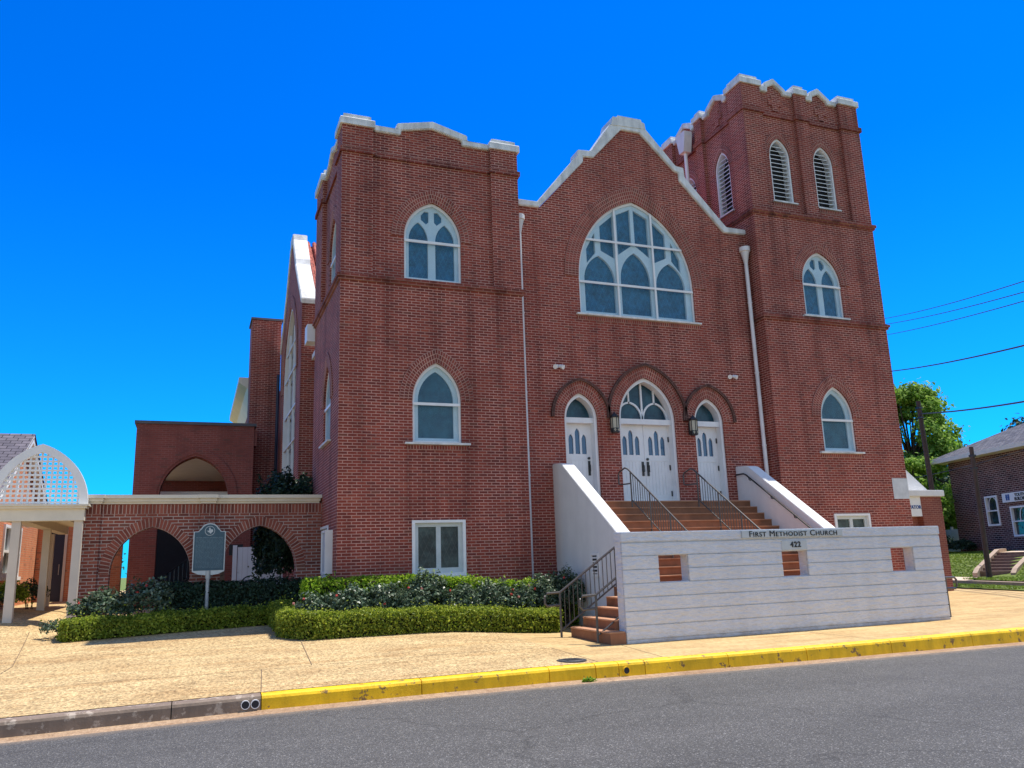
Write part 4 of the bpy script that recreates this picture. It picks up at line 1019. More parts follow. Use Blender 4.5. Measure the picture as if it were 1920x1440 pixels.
m = MB(); m.plate(rect(7.95, 10.35, 1.58, 3.0), [rect(8.05, 9.10, 1.68, 2.24), rect(8.05, 9.10, 2.31, 2.92), rect(9.2, 10.25, 1.68, 2.24), rect(9.2, 10.25, 2.31, 2.92)], TS(HX), -.12, .05)
hw = m.build('window', 'white_paint', hs_)
MB().plate(rect(8.0, 10.3, 1.62, 2.96), [], TS(HX), -.10, -.09).build('pane', 'house_glass', hw); MB().plate(rect(7.85, 10.45, 1.48, 1.58), [], TS(HX), -.1, .1).build('sill', 'white_paint', hw)
m = MB(); m.plate(rect(9.0, 9.3, 3.9, 4.35), [], TS(HX), 0, .03); m.build('gable_vent', 'white_paint', hs_)
m = MB(); m.plate(rect(HX + .01, -5.2, 0, 3.3), [rect(-7.52, -6.98, .55, 3.06)], TF(13.3), 0, .3); m.build('passage_wall', 'brick_orange', hs_)
m = MB(); m.plate(rect(-7.52, -6.98, .55, 3.06), [], TF(13.42), 0, .05); dd = m.build('door', 'dark_door', hs_); MB().tube([(-7.1, 13.38, 1.6), (-7.1, 13.38, 1.95)], .015, 6).build('handle', 'steel_post', dd)
m = MB(); m.plate([(-7.60, .5), (-6.90, .5), (-6.90, 3.14), (-7.60, 3.14)], [rect(-7.52, -6.98, .501, 3.06)], TF(13.3), -.03, .1); m.build('door_frame', 'cream_paint', hs_)

# ------------------------------------------------------------------ historical marker
mk = thing('historical_marker', 'dark blue historical plaque with silver rim on a grey post behind the hedge', 'marker')
MX, MY, MZ0, MZ1 = -2.57, 1.86, 1.52, 2.58; mw = .345
def mk_outline(o=0.0, dz=0):
    a = mw - o; top = MZ1 - .15 - o * .6
    pts = [(MX - a, MZ0 + .02 + o), (MX - a, top)]
    pts += [(MX - a + .10, top + .005), (MX - .235 + o * .2, top + .02)]
    pts += [(MX + (.20 - o * .8) * math.cos(t) * 1.0, top + .0 + (.175 - o * .55) * math.sin(t) + .012) for t in [math.pi - .35 - (math.pi - .7) * i / 10 for i in range(11)]]
    pts += [(MX + .235 - o * .2, top + .02), (MX + a - .10, top + .005), (MX + a, top), (MX + a, MZ0 + .02 + o)]
    return pts
m = MB(); m.plate(mk_outline() + [(MX + .2, MZ0 - .045), (MX, MZ0 - .07), (MX - .2, MZ0 - .045)], [], TF(MY), 0, .035); m.build('rim', 'marker_silver', mk, bevel=.004)
m = MB(); m.plate(mk_outline(.022), [], TF(MY), -.004, .0); pl = m.build('plaque', 'marker_blue', mk)
m = MB(); mc, mz = MX, MZ1 - .135
m.plate([(mc + .108 * math.cos(t), mz + .108 * math.sin(t)) for t in [2 * math.pi * i / 24 for i in range(24)]], [[(mc + .098 * math.cos(t), mz + .098 * math.sin(t)) for t in [2 * math.pi * i / 24 for i in range(24)]]], TF(MY), -.008, -.004)
tex = [(-.022, .082), (.012, .082), (.012, .045), (.045, .035), (.068, .036), (.071, .0), (.074, -.02), (.04, -.045), (.022, -.08), (.0, -.065), (-.016, -.035), (-.035, -.04), (-.05, -.018), (-.075, .004), (-.022, .004)]
m.plate([(mc + x * .92, mz + z * .85) for x, z in tex], [], TF(MY), -.010, -.004); m.build('state_emblem', 'marker_silver', pl)
m = MB(); rg = random.Random(3)
for r in range(25):
    z = 2.285 - r * .0275; x = MX - .29; first = r == 0
    while x < MX + .28:
        l = rg.uniform(.02, .075) * (1.6 if first else 1); l = min(l, MX + .29 - x)
        m.plate(rect(x, x + l, z, z + (.017 if first else .010)), [], TF(MY), -.0065, -.004); x += l + rg.uniform(.008, .016)
m.build('inscription', 'marker_text', pl)
m = MB(); m.tube([(MX, MY + .02, .2), (MX, MY + .02, 1.40)], .042, 14); m.tube([(MX, MY + .02, 1.38), (MX, MY + .02, 1.56)], .058, 14); m.build('post', 'steel_post', mk)

# ------------------------------------------------------------------ vegetation
RNG = np.random.default_rng(11)
def leaf_cloud(name, P, N, size, mat, parent=None, asp=.6, jitter=.8, fold=True):
    """one mesh of leaf-shaped faces at points P, roughly facing N"""
    n = len(P); P = np.asarray(P); N = np.asarray(N) + RNG.normal(0, jitter, (n, 3)); N /= np.linalg.norm(N, axis=1)[:, None] + 1e-9
    A = np.cross(N, RNG.normal(0, 1, (n, 3))); A /= np.linalg.norm(A, axis=1)[:, None] + 1e-9; B = np.cross(N, A)
    s = size * RNG.uniform(.6, 1.35, n)[:, None]
    q = np.stack([P - A * s, P - B * s * asp + N * s * .15, P + A * s, P + B * s * asp + N * s * .15], 1).reshape(-1, 3)
    me = bpy.data.meshes.new(name); me.vertices.add(4 * n); me.vertices.foreach_set('co', q.ravel().astype(np.float32))
    me.loops.add(4 * n); me.loops.foreach_set('vertex_index', np.arange(4 * n, dtype=np.int32))
    me.polygons.add(n); me.polygons.foreach_set('loop_start', np.arange(0, 4 * n, 4, dtype=np.int32)); me.polygons.foreach_set('loop_total', np.full(n, 4, dtype=np.int32))
    me.update(); me.validate(); me.materials.append(MATS[mat])
    o = bpy.data.objects.new(name, me); COL.objects.link(o)
    if parent: o.parent = parent
    return o
def lump(x, y, z, s=1.0):
    return .5 + .25 * (np.sin(x * 5.1 * s + 1.3 * np.sin(y * 4.1 * s)) + np.sin(y * 6.3 * s + z * 5.0 * s + 1.7 * np.sin(x * 3.7 * s)))
def hedge_pts(path, hw, z0f, h, n, wob=.05):
    """leaf positions on the shell of a clipped hedge that follows a polyline in plan"""
    seg = [(np.array(a), np.array(b)) for a, b in zip(path[:-1], path[1:])]
    L = np.array([np.linalg.norm(b - a) for a, b in seg]); which = RNG.choice(len(seg), n, p=L / L.sum())
    t = RNG.uniform(0, 1, n); P = np.zeros((n, 3)); N = np.zeros((n, 3))
    per = 2 * hw + 2 * h; s = RNG.uniform(0, per, n)
    for i in range(n):
        a, b = seg[which[i]]; d = (b - a) / L[which[i]]; nr = np.array([d[1], -d[0]])
        c = a + (b - a) * t[i]
        if s[i] < h: off, zz, nn = hw, s[i], (nr[0], nr[1], .15)
        elif s[i] < h + 2 * hw: off, zz, nn = hw - (s[i] - h), h, (0, 0, 1)
        else: off, zz, nn = -hw, s[i] - h - 2 * hw, (-nr[0], -nr[1], .15)
        rnd = .1                                                   # rounded shoulders
        if zz > h - rnd and abs(off) > hw - rnd: off *= .95; zz -= .03
        P[i] = (c[0] + nr[0] * off, c[1] + nr[1] * off, z0f(c[0], c[1]) + zz); N[i] = nn
    for k in range(1, len(path) - 1):                              # round the corners
        m = int(n * .07); a = RNG.uniform(0, 2 * math.pi, m); top = RNG.uniform(0, 1, m) < .35
        rr = np.where(top, hw * RNG.uniform(0, 1, m) ** .5, hw); zz = np.where(top, h, RNG.uniform(0, h, m)); c = path[k]
        Q = np.stack([c[0] + rr * np.cos(a), c[1] + rr * np.sin(a), z0f(*c) + zz], 1)
        P = np.vstack([P, Q]); N = np.vstack([N, np.stack([np.where(top, 0, np.cos(a)), np.where(top, 0, np.sin(a)), np.where(top, 1.0, .15)], 1)])
    # cut ends
    m = max(40, n // 14)
    for k, sgn in ((0, -1), (-1, 1)):
        a, b = seg[k]; d = (b - a) / L[k] * sgn; e = (a if k == 0 else b); nr = np.array([d[1], -d[0]])
        o = RNG.uniform(-hw, hw, m); zz = RNG.uniform(0, h, m)
        Q = np.stack([e[0] + nr[0] * o, e[1] + nr[1] * o, z0f(e[0], e[1]) + zz], 1); P = np.vstack([P, Q]); N = np.vstack([N, np.tile((d[0], d[1], .2), (m, 1))])
    P += np.where(RNG.uniform(0, 1, len(P)) < .05, RNG.exponential(.035, len(P)), 0)[:, None] * (N + (0, 0, .5))
    P += N * (RNG.normal(0, wob * .5, len(P)) + wob * (lump(P[:, 0], P[:, 1], P[:, 2]) - .5))[:, None]
    return P, N
def hedge(path, hw, h, n, lab, mat='leaf_hedge', size=.026, group=None, z0f=gz):
    o = thing('hedge', lab, 'hedge', group)
    P, N = hedge_pts(path, hw, z0f, h, n); leaf_cloud('foliage', P, N, size, mat, o, .62, .75)
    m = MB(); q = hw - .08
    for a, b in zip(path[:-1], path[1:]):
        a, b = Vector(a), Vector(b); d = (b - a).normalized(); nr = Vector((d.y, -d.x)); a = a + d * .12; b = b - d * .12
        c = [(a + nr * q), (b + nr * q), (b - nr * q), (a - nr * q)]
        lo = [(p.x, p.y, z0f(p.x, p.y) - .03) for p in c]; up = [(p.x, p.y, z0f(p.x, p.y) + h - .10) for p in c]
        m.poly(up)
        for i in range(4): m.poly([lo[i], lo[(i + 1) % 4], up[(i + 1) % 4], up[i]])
    m.build('inner_core', 'hedge_core', o)  # solid dark core behind the leaves, for density
    return o
hedge([(-5.18, .06), (-1.15, 1.02)], .26, .36, 17000, 'low clipped hedge along the pavement in front of the blue plaque', group='clipped hedges along the pavement')
hedge([(-1.05, 1.1), (-1.02, -1.2), (-.72, -1.66), (4.35, -1.76)], .24, .45, 27000, 'low clipped hedge along the pavement turning a corner below the left tower', group='clipped hedges along the pavement')
hedge([(-.72, -.45), (5.42, -.40)], .22, 1.0, 16000, 'taller bright green hedge against the foot of the left tower', 'leaf_bright', .034)
hedge([(-3.6, 2.12), (-.25, 2.12)], .22, .86, 9000, 'dark shaded hedge between the arcade openings and the blue plaque', 'leaf_dark', .034)  # dark leaf colour carries the shade this hedge stands in
def bush(c, r, n, lab, name='rose_bush', cat='bush', mat='leaf_rose', size=.04, group=None, flowers=0, stems=True, boxy=0.0):
    o = thing(name, lab, cat, group)
    d = RNG.normal(0, 1, (n, 3)); d /= np.linalg.norm(d, axis=1)[:, None]; d[:, 2] = np.abs(d[:, 2]) * 1.0 - .25 * (RNG.uniform(0, 1, n) < .3)
    if boxy: d = d / np.max(np.abs(d), axis=1)[:, None] ** boxy
    rr = RNG.uniform(.45, 1.0, n) ** .5 * (.72 + .5 * lump(d[:, 0] * 1.3 + c[0], d[:, 1] * 1.3 + c[1], d[:, 2] * 1.5))
    P = np.array(c) + d * rr[:, None] * np.array(r)
    leaf_cloud('foliage', P, d + np.array((0, 0, .6)), size, mat, o, .6, .9)
    m = MB(); rg = random.Random(int(c[0] * 100) + 5)
    zb = gz(c[0], c[1]) - .03
    for k in range(7):
        a = rg.uniform(0, 6.28); t = Vector((c[0] + r[0] * .6 * math.cos(a), c[1] + r[1] * .6 * math.sin(a), c[2] + r[2] * rg.uniform(.2, .8)))
        b = Vector((c[0] + rg.uniform(-.08, .08), c[1] + rg.uniform(-.08, .08), zb)); m.tube([b, (b + t) / 2 + Vector((0, 0, .05)), t], .010, 5, r2=.004)
    if stems: m.build('stem', 'trunk_bark', o)
    for k in range(flowers):
        a = rg.uniform(3.4, 6.0); e = rg.uniform(.1, .9)
        p = Vector((c[0] + r[0] * .95 * math.cos(a), c[1] + r[1] * .95 * math.sin(a) * math.cos(e), c[2] + r[2] * math.sin(e)))
        f = MB()
        for j in range(9):
            q = Vector((rg.uniform(-1, 1), rg.uniform(-1, 1), rg.uniform(-.4, 1))).normalized(); u = q.orthogonal().normalized() * .024; v = q.cross(u).normalized() * .024; w = p + q * .018
            f.poly([w - u, w - v, w + u, w + v])
        f.build('flower', 'rose_red' if k % 2 == 0 else 'rose_pale', o, fix=False)
    return o
roses = [(-.55, -1.05, .50, 2), (.15, -1.15, .58, 1), (.85, -1.05, .60, 1), (1.45, -1.1, .50, 0), (1.75, -.95, .74, 2), (2.5, -1.1, .56, 1), (3.2, -1.05, .64, 1), (3.85, -1.1, .62, 2), (4.45, -1.05, .74, 2), (5.0, -.95, .82, 1)]
rl = ['rose bush with a red bloom at the left end of the row between the hedges', 'second rose bush from the left end of the row between the hedges', 'third rose bush from the left end of the row between the hedges',
      'low rose bush in the row left of the basement window', 'rose bush with a tall shoot below the basement window', 'rose bush just right of the basement window', 'rose bush below the foot of the left downpipe, to its left',
      'rose bush with pale blooms below the foot of the left downpipe', 'tall rose bush beside the looped railing of the side steps', 'tallest rose bush, against the white sloping wall behind the railing']
for (x, y, h, fl), lab in zip(roses, rl):
    zb = gz(x, y); bush((x, y, zb + h * .80), (.50, .38, h * .78), 2100, lab, group='rose bushes between the hedges', flowers=fl, size=.036)
bush((-4.55, .75, .78), (.62, .45, .46), 3000, 'sprawling pale leaved rose bush in the sun at the left end of the hedge', flowers=1, size=.038)
bush((-3.75, 1.0, .90), (.55, .45, .52), 2300, 'rose bush with pink buds in front of the left arcade opening', flowers=3, size=.038)
bush((-3.15, 1.4, .52), (.5, .4, .25), 1300, 'shaded rose bush left of the plaque post', mat='leaf_dark', size=.04)  # this bush and the next: shade put into darker leaves
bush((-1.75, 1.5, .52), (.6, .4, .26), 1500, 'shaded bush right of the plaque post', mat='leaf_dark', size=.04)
bush((-5.25, .45, .52), (.42, .3, .22), 700, 'low spreading stems reaching left from the hedge end', size=.03)
bush((-7.05, 5.4, 1.05), (.42, .42, .45), 1800, 'round clipped boxwood behind the front canopy post', 'boxwood', mat='leaf_hedge', size=.035)
bush((-7.35, 3.8, 1.0), (.45, .4, .42), 1500, 'round clipped boxwood at the left photo edge below the house window', 'boxwood', mat='leaf_dark', size=.035)
bush((-6.9, 7.3, 1.05), (.42, .4, .45), 1200, 'round clipped boxwood beside the dark doorway', 'boxwood', mat='leaf_dark', size=.035)
bush((-.60, 4.5, 1.9), (.74, .72, 1.95), 30000, 'tall dark evergreen shrub rising behind the arcade beside the tower', 'evergreen_shrub', 'shrub', 'leaf_dark', .05, boxy=.75)

def tree(x, y, z, H, cr, n, lab, mat='leaf_tree', size=.16, seed=1, group=None, lumps=26, low=.12, name='broadleaf_tree', lr=(.20, .40)):
    o = thing(name, lab, 'tree', group); rg = np.random.default_rng(seed); rr = random.Random(seed)
    m = MB(); top = Vector((x, y, z + H * .62)); base = Vector((x, y, z - .3))
    m.tube([base, base.lerp(top, .4) + Vector((.1, .05, 0)), top], H * .022, 8, r2=H * .009)
    cs = []
    for k in range(lumps):
        a = rr.uniform(0, 6.28); e = rr.uniform(low, .98); prof = math.sin(math.pi * min(1, (e * .86 + .10))) ** .6
        q = Vector((x + cr * prof * rr.uniform(.25, .95) * math.cos(a), y + cr * prof * rr.uniform(.25, .95) * math.sin(a), z + H * e))
        cs.append((q, cr * rr.uniform(*lr)))
        s = base.lerp(top, rr.uniform(.35, 1)); m.tube([s, s.lerp(q, .55) + Vector((0, 0, .2)), q], H * .007, 5, r2=.012)
    m.build('trunk', 'trunk_bark', o)
    wts = np.array([c[1] ** 2 for c in cs]); pick = rg.choice(len(cs), n, p=wts / wts.sum())
    d = rg.normal(0, 1, (n, 3)); d /= np.linalg.norm(d, axis=1)[:, None]
    rad = rg.uniform(.25, 1.0, n) ** .6 * np.where(rg.uniform(0, 1, n) < .22, rg.uniform(1.0, 1.7, n), 1.0)
    C = np.array([[c[0].x, c[0].y, c[0].z] for c in cs]); rw = np.array([c[1] for c in cs])
    P = C[pick] + d * (rad * rw[pick])[:, None] * np.array((1, 1, .75))
    leaf_cloud('crown', P, d + np.array((0, 0, .8)), size, mat, o, .6, .8)
    return o
tree(39.6, 20.6, .3, 11.6, 3.7, 42000, 'large bright green tree behind the utility pole and the white fence', seed=4, lumps=120, low=.04, size=.125, lr=(.13, .27))
tree(35.5, 17.5, .3, 6.4, 2.6, 12000, 'smaller bright green tree at the foot of the large tree beside the tower', seed=9, size=.12, lumps=60, low=.05, lr=(.15, .30))
tree(68, 41.5, 0, 11.6, 3.6, 5000, 'dark distant tree rising over the left end of the far house roof', 'leaf_far', .26, 12, group='distant trees behind the far house')
tree(86, 46, 0, 15.2, 5, 5000, 'dark distant tree rising over the middle of the far house roof', 'leaf_far', .28, 13, group='distant trees behind the far house')
tree(-8.6, 30, .4, 3.4, 2.0, 6000, 'leafy tree glimpsed through the left arcade opening beside the annex', 'leaf_far', .16, 31, low=.0)
for k, (x, y, H) in enumerate(((-22, 70, 4.2), (-17, 72, 4.6), (-12, 70, 4.0))):
    tree(x, y, .3, H, 3, 1500, ['far low tree left of the lattice arch gap', 'far low tree seen through the lattice arch', 'far low tree behind the annex corner'][k], 'leaf_far', .2, 20 + k, group='far trees behind the canopy walk')

# ------------------------------------------------------------------ right side: lift annex, street edge, lawn and youth building
el = thing('lift_annex', 'brick lift entrance with white cap and sloping white canopy beside the right tower', 'building')
EY = 3.3
m = MB(); m.box(17.2, 20.75, EY + .25, EY + .6, -.1, 3.30); m.box(20.75, 21.70, EY, EY + .6, -.1, 3.30); m.build('wall', 'brick_elev', el)
m = MB(); m.box(17.0, 21.80, EY - .1, EY + .7, 3.30, 3.52); m.build('cap', 'stucco_smooth', el, bevel=.02)
m = MB(); m.box(19.2, 20.75, EY + .02, EY + .25, 2.62, 3.30); sp = m.build('sign_panel', 'white_paint', el)
text_mesh('lettering', 'ELEVATOR', .168, 'logo_blue', sp, Matrix.Translation((20.73, EY + .012, 2.93)) @ RX, .006, False, 1.0, 'RIGHT', .004)
m = MB(); m.poly([(18.6, EY + .6, 6.13), (21.9, EY + .6, 3.50), (21.9, 7.5, 3.50), (18.6, 7.5, 6.13)]); m.poly([(18.6, EY + .6, 6.13), (21.9, EY + .6, 3.50), (18.6, EY + .6, 3.50)]); m.build('canopy_roof', 'stucco_smooth', el, fix=False)

# verge, low edging, path and lawn across the driveway
def bank(a, b, za, zb, n=8):
    return [(a[0] + (b[0] - a[0]) * i / n, a[1] + (b[1] - a[1]) * i / n, za + (zb - za) * i / n) for i in range(n + 1)]
WP = Vector((37.0, 15.8, 0)); WD = Vector((.293, .956, 0)); WN = Vector((-.956, .293, 0))  # youth building: far-corner point, direction, outward normal
def wp(s, d, z): q = WP + WD * s + WN * d; return (q.x, q.y, z)
def strip(name, d0, d1, z0, z1, mat, s0=-22, s1=26, n=20, mm=8):
    mb = MB(); V = [[wp(s0 + (s1 - s0) * i / n, d0 + (d1 - d0) * j / mm, z0 + (z1 - z0) * (3 * (j / mm) ** 2 - 2 * (j / mm) ** 3)) for i in range(n + 1)] for j in range(mm + 1)]
    for j in range(mm):
        for i in range(n): mb.poly([V[j][i], V[j][i + 1], V[j + 1][i + 1], V[j + 1][i]])
    return kind(mb.build(name, mat, smooth=True), 'structure')
strip('verge', 9.9, 8.75, .10, .16, 'grass_soil'); strip('lawn_edging', 8.75, 8.45, .27, .27, 'curb_tan'); 
m = MB(); A = [wp(-22, 8.75, .1), wp(26, 8.75, .1), wp(26, 8.75, .27), wp(-22, 8.75, .27)]; m.poly(A); kind(m.build('lawn_edging', 'curb_tan', fix=False), 'structure')
strip('footpath', 8.45, 6.6, .26, .28, 'walk_pale'); strip('lawn', 6.6, 3.6, .27, 1.12, 'grass_soil'); strip('lawn', 3.6, -.5, 1.12, 1.28, 'grass_soil', mm=4)
strip('lawn', 8.42, 6.7, .30, .31, 'grass_soil', -22, -12.9)
def blades(name, d0, d1, zf, n, s0, s1, size=.045):
    d = RNG.uniform(min(d0, d1), max(d0, d1), n); s = RNG.uniform(s0, s1, n)
    P = np.array([wp(a, b, zf(b)) for a, b in zip(s, d)]); v = P[:, :2] - (27.7, 6.5); al = v @ (.916, .40); ac = v @ (-.40, .916); P = P[~((al > -.8) & (al < 5.6) & (np.abs(ac) < .95))]; n = len(P); P[:, 2] += RNG.uniform(0, .03, n)
    return kind(leaf_cloud(name, P, np.tile((0, -.5, .5), (n, 1)), size, 'grass_blade', None, .35, .6), 'stuff')
def lawn_z(b):
    if b > 3.6: t = (6.6 - b) / 3.0; return .27 + .85 * (3 * t * t - 2 * t ** 3)
    return 1.12 + .16 * (3.6 - b) / 4.1
blades('grass', 6.55, .2, lawn_z, 40000, -17, 2, .05); blades('grass', 9.85, 8.8, lambda b: .13, 9000, -18, -3, .045); blades('grass', 8.4, 6.7, lambda b: .31, 4000, -18, -13, .045)
gs = thing('garden_steps', 'brown steps with tan side kerbs climbing the lawn to the youth building', 'steps')
bl, br, tl, tr = (27.72, 7.15), (27.98, 5.85), (30.55, 8.35), (30.85, 7.02)
mixp = lambda p, q, t: (p[0] + (q[0] - p[0]) * t, p[1] + (q[1] - p[1]) * t)
m = MB(); n = 7
for k in range(n):
    z = .40 + (k + 1) * .12; a, b_ = mixp(bl, tl, k / n), mixp(br, tr, k / n); c, d = mixp(br, tr, (k + 1) / n), mixp(bl, tl, (k + 1) / n)
    m.poly([(*a, z), (*b_, z), (*c, z), (*d, z)]); m.poly([(*a, z - .3 if k == 0 else z - .13), (*b_, z - .3 if k == 0 else z - .13), (*b_, z), (*a, z)])
m.build('step', 'step_brown', gs, fix=False)
for p, q, o in ((bl, tl, -1), (br, tr, 1)):
    e = Vector((br[0] - bl[0], br[1] - bl[1])).normalized() * .2 * o; f = Vector((tl[0] - bl[0], tl[1] - bl[1])).normalized()
    kb = MB(); prev = None
    for t, z in ((-.12, .46), (.0, .64), (1.0, 1.38), (1.35, 1.40)):
        c0 = mixp(p, q, t); c1 = (c0[0] + e.x, c0[1] + e.y)
        cur = [(*c0, z - .9), (*c1, z - .9), (*c1, z), (*c0, z)]
        if prev:
            for i in range(4): kb.poly([prev[i], prev[(i + 1) % 4], cur[(i + 1) % 4], cur[i]])
        else: kb.poly(cur)
        prev = cur
    kb.build('side_kerb', 'curb_tan', gs)
m = MB(); g = Vector((tl[0] - bl[0], tl[1] - bl[1])).normalized() * 2.6
m.poly([(*tl, 1.24), (*tr, 1.24), (tr[0] + g.x, tr[1] + g.y, 1.29), (tl[0] + g.x, tl[1] + g.y, 1.29)]); kind(m.build('footpath', 'walk_pale', fix=False), 'structure')

yb = thing('youth_building', 'dark brick two storey youth building with grey hipped roof beyond the lawn', 'building')
TW = lambda s, d, z: wp(s, -d, z)
WZ1 = 6.3
m = MB(); m.plate(rect(-16, 0, 1.0, WZ1), [rect(-3.75, -2.75, 2.55, 4.10), rect(-6.4, -4.62, 1.95, 3.45)], TW, 0, .35)
V = [wp(0, 0, 1.0), wp(0, -11, 1.0), wp(0, -11, WZ1), wp(0, 0, WZ1)]; m.poly(V); V = [wp(-16, 0, 1.0), wp(-16, -11, 1.0), wp(-16, -11, WZ1), wp(-16, 0, WZ1)]; m.poly(V)
m.build('wall', 'brick_dark', yb, fix=False)
ov = .75
E = [wp(ov, ov, WZ1 + .12), wp(-16 - ov, ov, WZ1 + .12), wp(-16 - ov, -11 - ov, WZ1 + .12), wp(ov, -11 - ov, WZ1 + .12)]; r0, r1 = wp(-5.6, -5.5, 9.2), wp(-10.4, -5.5, 9.2)
m = MB(); m.poly([E[0], E[1], r1, r0]); m.poly([E[1], E[2], r1]); m.poly([E[2], E[3], r0, r1]); m.poly([E[3], E[0], r0]); m.build('roof', 'shingle_dark', yb, fix=False)
m = MB()
F = [(a, b, c - .22) for a, b, c in E]; I_ = [wp(-.1, -.1, WZ1 - .1), wp(-15.9, -.1, WZ1 - .1), wp(-15.9, -10.9, WZ1 - .1), wp(-.1, -10.9, WZ1 - .1)]
for i in range(4): m.poly([F[i], F[(i + 1) % 4], E[(i + 1) % 4], E[i]]); m.poly([I_[i], I_[(i + 1) % 4], F[(i + 1) % 4], F[i]])
m.build('eaves', 'cornice_paint', yb, fix=False)
for (a, b, z0, z1) in ((-3.75, -2.75, 2.55, 4.10), (-6.4, -4.62, 1.95, 3.45)):
    mid = (z0 + z1) / 2
    m = MB(); m.plate(rect(a, b, z0, z1), [rect(a + .09, b - .09, z0 + .09, mid - .03), rect(a + .09, b - .09, mid + .03, z1 - .09)], TW, -.05, .15); f = m.build('window', 'white_paint', yb)
    MB().plate(rect(a + .05, b - .05, z0 + .05, z1 - .05), [], TW, .08, .09).build('pane', 'house_glass', f)
    g = MB()
    for s in (-1, 1): curve_strip(g, [((a + b) / 2 + s * (.12 + .22 * math.cos(t)), z1 - .12 - .5 * (1 - math.sin(t))) for t in [math.pi / 2 * k / 6 - .2 for k in range(8)]], .05, TW, .05, .06)
    g.build('curtain', 'white_paint', f)
m = MB(); m.plate(rect(-6.9, -4.28, 3.67, 4.13), [], TW, -.12, -.02); ysg = m.build('sign_board', 'white_paint', yb)
bx = MB()
for s in (-4.62, -4.78): bx.plate(rect(s - .06, s + .05, 3.76, 4.06), [], TW, -.135, -.12)
bx.plate(rect(-4.86, -4.55, 3.90, 3.94), [], TW, -.137, -.121); bx.build('emblem', 'logo_blue', ysg)
rot = Matrix((( -WD.x, 0, WN.x, 0), (-WD.y, 0, WN.y, 0), (0, 1, 0, 0), (0, 0, 0, 1)))
q = wp(-5.62, .13, 3.99); text_mesh('lettering', 'YOUTH', .22, 'letter_black', ysg, Matrix.Translation(q) @ rot, .006, False, 1.0, 'CENTER', .006)
q = wp(-5.70, .13, 3.79); text_mesh('lettering', 'BUILDING', .22, 'letter_black', ysg, Matrix.Translation(q) @ rot, .006, False, 1.0, 'CENTER', .006)
vf = thing('vinyl_fence', 'white panel fence between the tree and the youth building', 'fence')
m = MB()
for k in range(34): m.plate(rect(.06 + k * .16, .20 + k * .16, 1.0, 2.55), [], TW, -.02 + .8, .02 + .8)
m.build('panel', 'vinyl_fence', vf)
for s in (.0, 1.8, 3.6, 5.4): MB().plate(rect(s - .06, s + .06, 1.0, 2.7), [], TW, .74, .86).build('post', 'vinyl_fence', vf)
def shrub_at(s, d, z, r, lab): q = wp(s, d, z); return bush(q, r, 1500, lab, 'shrub', 'shrub', 'leaf_dark', .075, stems=False)
shrub_at(.6, 1.1, 1.75, (.9, .9, .7), 'dark shrub at the corner of the youth building'); shrub_at(-1.3, .7, 1.5, (.9, .6, .4), 'low dark shrub along the youth building wall')

# ------------------------------------------------------------------ utility poles and cables
def pole(x, y, z0, z1, lab, lean=(0, 0), r=.13):
    o = thing('utility_pole', lab, 'utility pole', 'wooden utility poles')
    m = MB(); m.tube([(x, y, z0), (x + lean[0] * .5, y + lean[1] * .5, (z0 + z1) / 2), (x + lean[0], y + lean[1], z1)], r, 10, r2=r * .75); m.build('shaft', 'pole_wood', o)
    for a, b in ((.4, .17), (.9, .16)): MB().box(x + lean[0] - r * .9, x + lean[0] + r * .9, y + lean[1] - r * .9, y + lean[1] + r * .9, z1 - a, z1 - a + .08).build('clamp', 'black_metal', o)
pole(31.15, 11.9, .0, 8.82, 'dark wooden utility pole in front of the large green tree', (-.15, 0), .14); pole(26.0, 5.35, .1, 5.45, 'dark wooden utility pole beside the garden steps', (.10, 0), .105)
def cable(a, b, sag, lab, r=.018):
    a, b = Vector(a), Vector(b); n = 24
    pts = [a.lerp(b, i / n) - Vector((0, 0, sag * 4 * (i / n) * (1 - i / n))) for i in range(n + 1)]
    o = MB().tube(pts, r, 5).build('overhead_cable', 'cable_black'); tag(o, lab, 'cable', 'overhead cables at the right'); return o
def ext(a, b, t0=-.15, t1=1.6):
    a, b = Vector(a), Vector(b); return a.lerp(b, t0), a.lerp(b, t1)
cable(*ext((36.34, 18.14, 15.6), (23.49, .14, 10.76)), .35, 'topmost overhead cable beside the right tower'); cable(*ext((36.45, 18.18, 15.24), (23.51, .23, 10.35)), .3, 'second overhead cable from the top beside the right tower')
cable(*ext((36.55, 18.3, 14.59), (23.53, .3, 10.0)), .25, 'third overhead cable from the top beside the right tower'); cable(*ext((36.87, 18.7, 12.39), (23.6, .62, 8.54)), .3, 'thicker overhead cable crossing the sky below the group of three', .032)
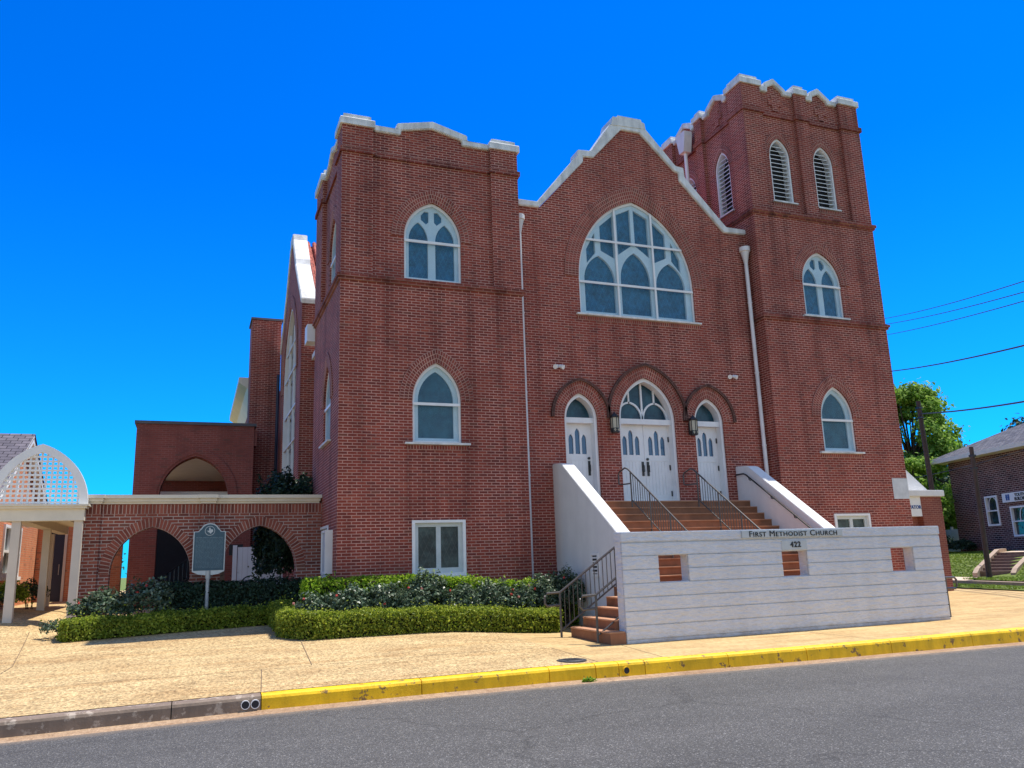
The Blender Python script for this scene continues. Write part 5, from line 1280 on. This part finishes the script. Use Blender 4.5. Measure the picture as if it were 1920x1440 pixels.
cable(*ext((30.95, 11.75, 8.14), (23.69, 1.03, 6.67), 0, 2.2), .3, 'thick overhead cable running from the pole in front of the tree', .034); cable(*ext((33.68, 16.11, 5.37), (27.9, 3.4, 5.6), -.1, 1.3), .3, 'low drooping overhead cable in front of the youth building roof')

# ------------------------------------------------------------------ small street things
mh = thing('manhole_cover', 'round dark iron cover in the pavement by the yellow kerb', 'manhole cover')
m = MB(); cx, cy = 2.67, -6.10; zc = gz(cx, cy) + .006
m.lathe((cx, cy, zc), [(0, .012), (.19, .012), (.20, .004), (.20, -.03)], 28); m.build('lid', 'iron_cover', mh)
m = MB(); m.lathe((cx, cy, zc), [(.205, -.03), (.205, .006), (.235, .006), (.24, -.03)], 28); m.build('rim', 'iron_cover', mh)
m = MB()
for k in range(5): m.box(cx - .12, cx + .12, cy - .11 + k * .05, cy - .09 + k * .05, zc + .0115, zc + .017)
m.build('grip', 'iron_cover', mh)
def drain(x, z, r, lab, rimmat):
    o = thing('drain_pipe', lab, 'drain pipe', 'drain outlets in the kerb')
    m = MB(); yk = -6.625
    P = lambda rr, a, y: (x + rr * math.cos(a), y, z + rr * math.sin(a))
    n = 18
    for r0, y0, r1, y1 in ((r, yk - .008, r * .84, yk - .008), (r, yk - .008, r, yk + .02), (r * .84, yk - .008, r * .84, yk - .004)):
        for j in range(n):
            a, b = 2 * math.pi * j / n, 2 * math.pi * (j + 1) / n; m.poly([P(r0, a, y0), P(r0, b, y0), P(r1, b, y1), P(r1, a, y1)])
    m.build('rim', rimmat, o, fix=False)
    m = MB(); m.poly([P(r * .85, 2 * math.pi * j / n, yk - .0045) for j in range(n)]); m.build('bore', 'dark_interior', o, fix=False)
drain(3.34, -.145, .056, 'single round drain hole in the yellow kerb', 'kerb_yellow')
drain(-2.185, -.150, .056, 'left one of the two white rimmed drain pipes at the end of the yellow kerb', 'white_paint'); drain(-2.065, -.150, .056, 'right one of the two white rimmed drain pipes at the end of the yellow kerb', 'white_paint')
m = MB()
bush((2.62, -6.78, -.22), (.10, .05, .05), 160, 'tuft of weeds growing at the foot of the yellow kerb', 'weed_tuft', 'weed', 'leaf_bright', .022, stems=False)
